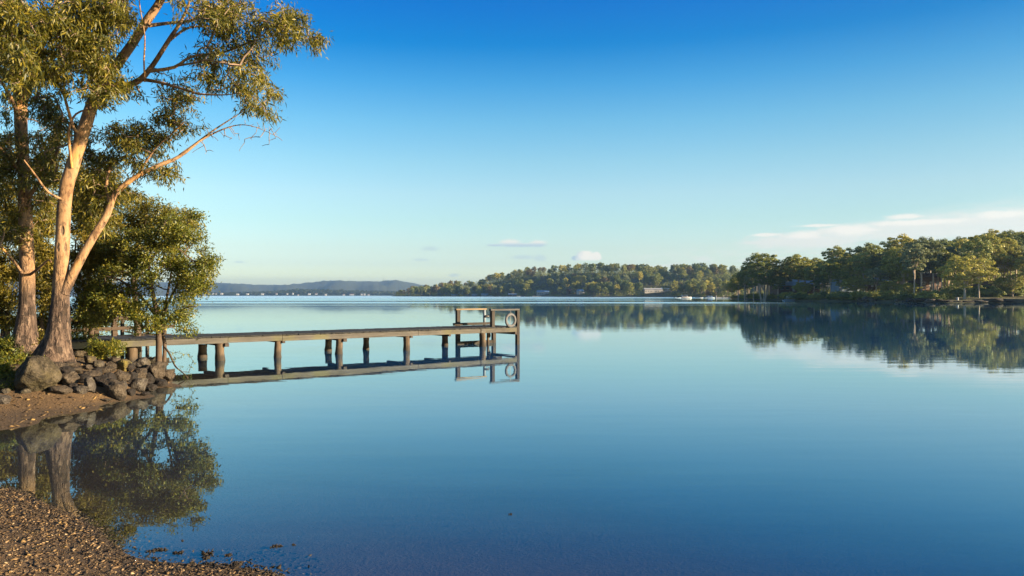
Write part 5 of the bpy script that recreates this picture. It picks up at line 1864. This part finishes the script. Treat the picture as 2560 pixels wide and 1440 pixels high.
def undergrowth(name, spots, mat, label, leaf, per, seed):
    rng = np.random.default_rng(seed)
    S = np.array(spots)          # x y z height radius
    n = len(S) * per
    u = rng.normal(0, 1, (n, 3))
    u /= np.linalg.norm(u, axis=1)[:, None]
    u[:, 2] = np.abs(u[:, 2])
    R_ = np.repeat(S, per, 0)
    p = R_[:, :3] + u * np.column_stack([R_[:, 4], R_[:, 4], R_[:, 3]]) * rng.uniform(.55, 1.05, (n, 1))
    nr = u + rng.normal(0, .5, u.shape)
    nr /= np.linalg.norm(nr, axis=1)[:, None]
    tq = np.cross(nr, rng.normal(0, 1, u.shape)); tq /= np.linalg.norm(tq, axis=1)[:, None]
    bq = np.cross(nr, tq)
    q = leaf * rng.uniform(.6, 1.3, (n, 1))
    v = np.stack([p - tq * q * .5, p - bq * q * .35, p + tq * q * .5, p + bq * q * .35], 1).reshape(-1, 3)
    return tag(mesh_np(name, v, np.arange(len(v)).reshape(-1, 4), mat), label, 'undergrowth', kind='stuff')


sp = []
while len(sp) < 1100:
    px = rng.uniform(988, 1900)
    t = rng.uniform(4, 300)
    if any(abs(px - a) < b and t < c for a, b, c in OPEN): continue
    if px < 1030 and t > 120: continue
    d = interp(PSH, px) + t
    h = rng.uniform(3, 10) + 4 * (t > 170)
    if pen_h(px, t) + h > CAMH + (YH - interp(PTOP, px)) * d / F - 2: continue
    sp.append(((px - 1280) / F * d, d, pen_h(px, t) - .5, h, rng.uniform(3, 6)))
while len(sp) < 1750:
    px = rng.uniform(1010, 1900)
    t = rng.uniform(170, 300)
    d = interp(PSH, px) + t
    h = rng.uniform(8, 17)
    if pen_h(px, t) + h > CAMH + (YH - interp(PTOP, px)) * d / F - rng.uniform(1, 5): continue
    sp.append(((px - 1280) / F * d, d, pen_h(px, t) - .5, h, rng.uniform(3.5, 7)))
undergrowth('undergrowth', sp, M_FAR_DARK, 'dense undergrowth between the trees of the wooded point', 1.1, 90, 3)
sp = []
while len(sp) < 560:
    px = rng.uniform(1845, 2640)
    d = interp([(a, b) for a, b in RS] + [(2700, 226)], px) + rng.uniform(10, 200)
    x, y = at_right(px, d)
    if not inside(np.array([(x, y)]), RPOLY)[0]: continue
    if any(abs(px - hp) < hw * 1.1 and d < hd for hp, hw, hd in ((1985, 26, 352), (2118, 16, 322), (2226, 12, 335), (2478, 18, 262), (2548, 14, 262), (2410, 70, 246))): continue
    sp.append((x, y, rh(x, y) - .4, rng.uniform(.8, 4.2), rng.uniform(1.5, 3.6)))
undergrowth('undergrowth', sp, M_FAR_DARK, 'dark undergrowth beneath the gums of the right shore wood', .5, 150, 4)

# houses, sheds and boats along the point
def on_point(px, t): 
    d = interp(PSH, px) + t
    return ((px - 1280) / F * d, d, pen_h(px, t))


for px, t, W, Dp, Hh, rise, rz, ro, wa, lab, kw in [
    (1357, 50, 20, 10, 4.5, 3.0, .1, M_ROOF_BLUE, M_WALL_WHITE, 'white two roofed house above the shore of the wooded point', dict(nwin=6, chim=True)),
    (1424, 62, 8, 8, 6.0, 2.5, .6, M_ROOF_RED, M_WALL_BRICK, 'tall brick house half hidden in the wood left of the blue gabled house', dict(nwin=3)),
    (1451, 56, 9, 8, 4.5, 3.0, .5, M_ROOF_BLUE, M_WALL_WHITE, 'blue gabled house glimpsed in the middle of the wood', dict(nwin=3)),
    (1632, 75, 26, 10, 4.0, 2.2, .05, M_ROOF_PALE, M_WALL_WHITE, 'long white house with pale roof high in the wood across the lake', dict(nwin=7)),
    (1665, 90, 12, 8, 3.0, 2.0, -.2, M_ROOF_BLUE, M_WALL_WHITE, 'small blue roofed house right of the long white house', dict(nwin=3)),
    (1281, 6, 14, 7, 2.8, 1.6, 0, M_ROOF_BLUE, M_WALL_BRICK, 'blue roofed boat shed on the waterline of the wooded point', dict(nwin=3)),
    (1212, 6, 12, 7, 3.0, 1.6, 0, M_ROOF_BLUE, M_WALL_BLUE, 'pale blue boathouse at the far end of the wooded point', dict(nwin=4)),
    (1186, 8, 10, 6, 2.8, 1.4, 0, M_ROOF_PALE, M_WALL_BLUE, 'white roofed boathouse left of the pale blue boathouse', dict(nwin=3)),
    (1136, 7, 11, 6, 2.4, 1.2, .2, M_ROOF_BLUE, M_WALL_WHITE, 'small boathouse farthest left on the wooded point', dict(nwin=3)),
]:
    x, y, z = on_point(px, t)
    house((x, y, z), W, Dp, Hh, rise, rz, ro, wa, lab, **kw)
for px, L, lab in [(1270, 7, 'white launch moored left of the blue roofed boat shed'), (1297, 8, 'white launch moored right of the blue roofed boat shed'), (1227, 9, 'pale cruiser moored at the pale blue boathouse'), (1076, 8, 'tiny white boat far left along the wooded point')]:
    d = interp(PSH, px) - 12
    boat(wl(px, d), L, .1, lab, M_HULL, M_HULL if L > 7.5 else None, None)
px, d = 1365, interp(PSH, 1365) - 6
wj = empty('shore_jetty', (*wl(px, d)[:2], 0), 'long pale jetty lying along the shore of the wooded point', 'jetty', rz=.02)
MB().box((-22, -1.2, .6), (46, 0, 0), (0, 2.4, 0), (0, 0, .5)).obj('deck', M_ROOF_PALE, wj)
for k in range(8):
    MB().tube([(-21 + k * 6, -1.0, -1), (-21 + k * 6, -1.0, .6)], .2, 6).obj('pile', M_TRIM, wj)
# cleared lawn and low sea wall right of the middle
px, d = 1590, interp(PSH, 1590) - 1
sw = MB().box((-60, -1.0, -1), (125, 0, 0), (0, 2.2, 0), (0, 0, 2.3)).obj('sea_wall', simple('stone_wall', (.13, .105, .075), .9, .4, .4))
sw.location = (*wl(px, d)[:2], 0)
sw.rotation_euler = (0, 0, math.atan2(-110, 95))
tag(sw, 'low brown stone wall along the waterline of the wooded point', 'wall')

# ------------------------------------------------------------------ far shore and hills
def ridge(name, rows, mat, label, seed, jag):
    """rows: list of (depth, [(px, py)...]) from front to back; heights come from the picture rows."""
    pxs = np.concatenate([np.arange(-2600, 250, 30), np.arange(250, 2900, 6)])
    V = []
    for d, tab in rows:
        for px in pxs:
            py = interp(tab, px)
            z = CAMH - (py - YH) * d / F
            if jag and tab is not rows[0][1]:
                z += jag * mnoise.noise(Vector((px * .07, d * .01, seed))) + jag * .6 * mnoise.noise(Vector((px * .21, d * .01, seed + 3)))
            V.append(((px - 1280) / F * d, d, z))
    n = len(pxs)
    f = [(r * n + c, r * n + c + 1, (r + 1) * n + c + 1, (r + 1) * n + c) for r in range(len(rows) - 1) for c in range(n - 1)]
    return tag(mesh_np(name, np.array(V), np.array(f), mat, None, True), label, 'hill', kind='structure')


M_HILL = mat_shore('hill_forest', (0.015, 0.025, 0.014), (0.035, 0.045, 0.022), (0.070, 0.073, 0.038))
HT = [(250, 704), (480, 705.5), (525, 706), (560, 707.5), (640, 711.5), (700, 712.5), (745, 709.5), (780, 705), (825, 701), (870, 702), (905, 703.5), (945, 703), (985, 700), (1012, 704), (1040, 709), (1080, 716), (1200, 722), (2900, 722)]
low = [(a, 739.2) for a, _ in HT]
HM = [(a, 739 - (739 - b) * (.55 + .14 * math.sin(a * .035) + .08 * math.sin(a * .11))) for a, b in HT]
xs_ = np.arange(250, 2900, 12)
mid = [(float(a), 739 - (739 - interp(HT, a)) * (.50 + .16 * math.sin(a * .055) + .10 * math.sin(a * .021 + 1))) for a in xs_]
mid2 = [(float(a), 739 - (739 - interp(HT, a)) * (.80 + .10 * math.sin(a * .043 + 2) + .06 * math.sin(a * .09))) for a in xs_]
ridge('hills', [(5200, low), (5900, mid), (6500, mid2), (7000, HT), (7400, [(a, b + 6) for a, b in HT])], M_HILL, 'long blue forested hills on the horizon beyond the lake', 5, 9.0)
FS = [(250, 733), (480, 732), (560, 731), (640, 729), (690, 727), (740, 722), (800, 723), (860, 725), (900, 726), (960, 727), (1010, 729), (1100, 731), (2900, 732)]
ridge('far_shore', [(3950, [(a, 739.9) for a, _ in FS]), (4020, [(a, 738.6) for a, _ in FS]), (4300, [(a, b + 6) for a, b in FS]), (4700, [(a, b + 9) for a, b in FS])], M_HILL, 'far shore of the lake at the foot of the hills', 6, 1.0)


def far_wood():
    rng = np.random.default_rng(5)
    n = 1500
    px = rng.uniform(420, 1120, n)
    d = rng.uniform(4000, 4420, n)
    top = np.interp(px, [a for a, _ in FS], [b for _, b in FS])
    V, Fc = [], []
    per = 26
    gz = np.interp(d, [3950, 4020, 4300, 4700], [0, 1, 1, 1])
    zt = CAMH - (top - YH) * d / F
    zg = np.interp(d, [3990, 4300, 4500], [2, 1, .9]) * 1.0
    ztop = 8 + (zt - 8) * np.interp(d, [4000, 4300], [.45, 1.0]) * rng.uniform(.8, 1.05, n)
    hh = rng.uniform(12, 22, n)
    cx = (px - 1280) / F * d
    C = np.repeat(np.column_stack([cx, d, ztop - hh * .4]), per, 0)
    u = rng.normal(0, 1, (n * per, 3))
    u /= np.linalg.norm(u, axis=1)[:, None]
    rad = np.repeat(np.column_stack([hh * .42, hh * .42, hh * .5]), per, 0)
    p = C + u * rad * rng.uniform(.6, 1.05, (n * per, 1))
    nr = u + rng.normal(0, .5, u.shape)
    nr /= np.linalg.norm(nr, axis=1)[:, None]
    tq = np.cross(nr, rng.normal(0, 1, u.shape)); tq /= np.linalg.norm(tq, axis=1)[:, None]
    bq = np.cross(nr, tq)
    s = 7.0
    v = np.stack([p - tq * s * .5, p - bq * s * .4, p + tq * s * .5, p + bq * s * .4], 1).reshape(-1, 3)
    o = mesh_np('far_wood', v, np.arange(len(v)).reshape(-1, 4), leaf_mat('far_wood_leaf', (.012, .022, .010), (.030, .042, .016), (.075, .075, .026), .2, .1))
    tag(o, 'dark belt of trees along the far shore under the hills', 'wood', kind='stuff')


far_wood()
for px, py, w, lab in [(493, 733.5, 5, 0), (512, 736.5, 4, 0), (534, 735, 4, 1), (541, 735, 3, 0), (555, 734.5, 5, 1), (595, 736, 6, 1), (620, 735.5, 5, 1), (657, 735.5, 6, 1), (692, 735, 5, 0), (719, 735.5, 4, 1), (733, 734.5, 4, 1), (746, 737.5, 3, 0),
                       (774, 735.5, 6, 1), (791, 735, 6, 0), (815, 737, 4, 1), (860, 737, 7, 0), (880, 736.5, 9, 0), (905, 736.5, 6, 1), (912, 736.5, 4, 1), (922, 737, 4, 0)]:
    d = 3975
    W = w * d / F * rng.uniform(.7, 1.2)
    c = P(px, py + 1.3, d)
    house((c.x, c.y - 5, max(c.z, 1.0)), W, 9, 4.5, 3, .1, M_ROOF_PALE if lab else M_ROOF_RED, M_WALL_WHITE if lab else M_ROOF_PALE, 'tiny pale house in the scattered row along the far shore', nwin=3, group='houses of the far shore', door=False)
mt = empty('radio_mast', (P(958, 704, 6950).x, 6950, CAMH + (YH - 704.5) * 6950 / F), 'thin radio mast on the crest of the far hills', 'mast')
MB().tube([(0, 0, -4), (0, 0, 34)], [1.6, .7], 6).obj('shaft', M_BLACK, mt)
for z in (14, 24):
    MB().cbox((0, 0, z), (5, 5, .8)).obj('platform', M_BLACK, mt)

# ------------------------------------------------------------------ the air over the lake
def build_haze():
    o = MB().box((-6200, -70, -3.3), (12400, 0, 0), (0, 9200, 0), (0, 0, 190)).obj('haze', bpy.data.materials.new('haze'))
    m = o.data.materials[0]
    m.use_nodes = True
    g = NT(m.node_tree)
    g.n.remove(g.n['Principled BSDF'])
    pv = g.node('ShaderNodeVolumePrincipled')
    pv.inputs['Color'].default_value = (.38, .64, 1.0, 1)
    pv.inputs['Density'].default_value = HAZE
    pv.inputs['Anisotropy'].default_value = 0.55
    g.l.new(pv.outputs[0], g.n['Material Output'].inputs['Volume'])
    tag(o, 'thin bluish haze lying over the whole lake', 'haze', kind='stuff')


HAZE = 0.00009
build_haze()
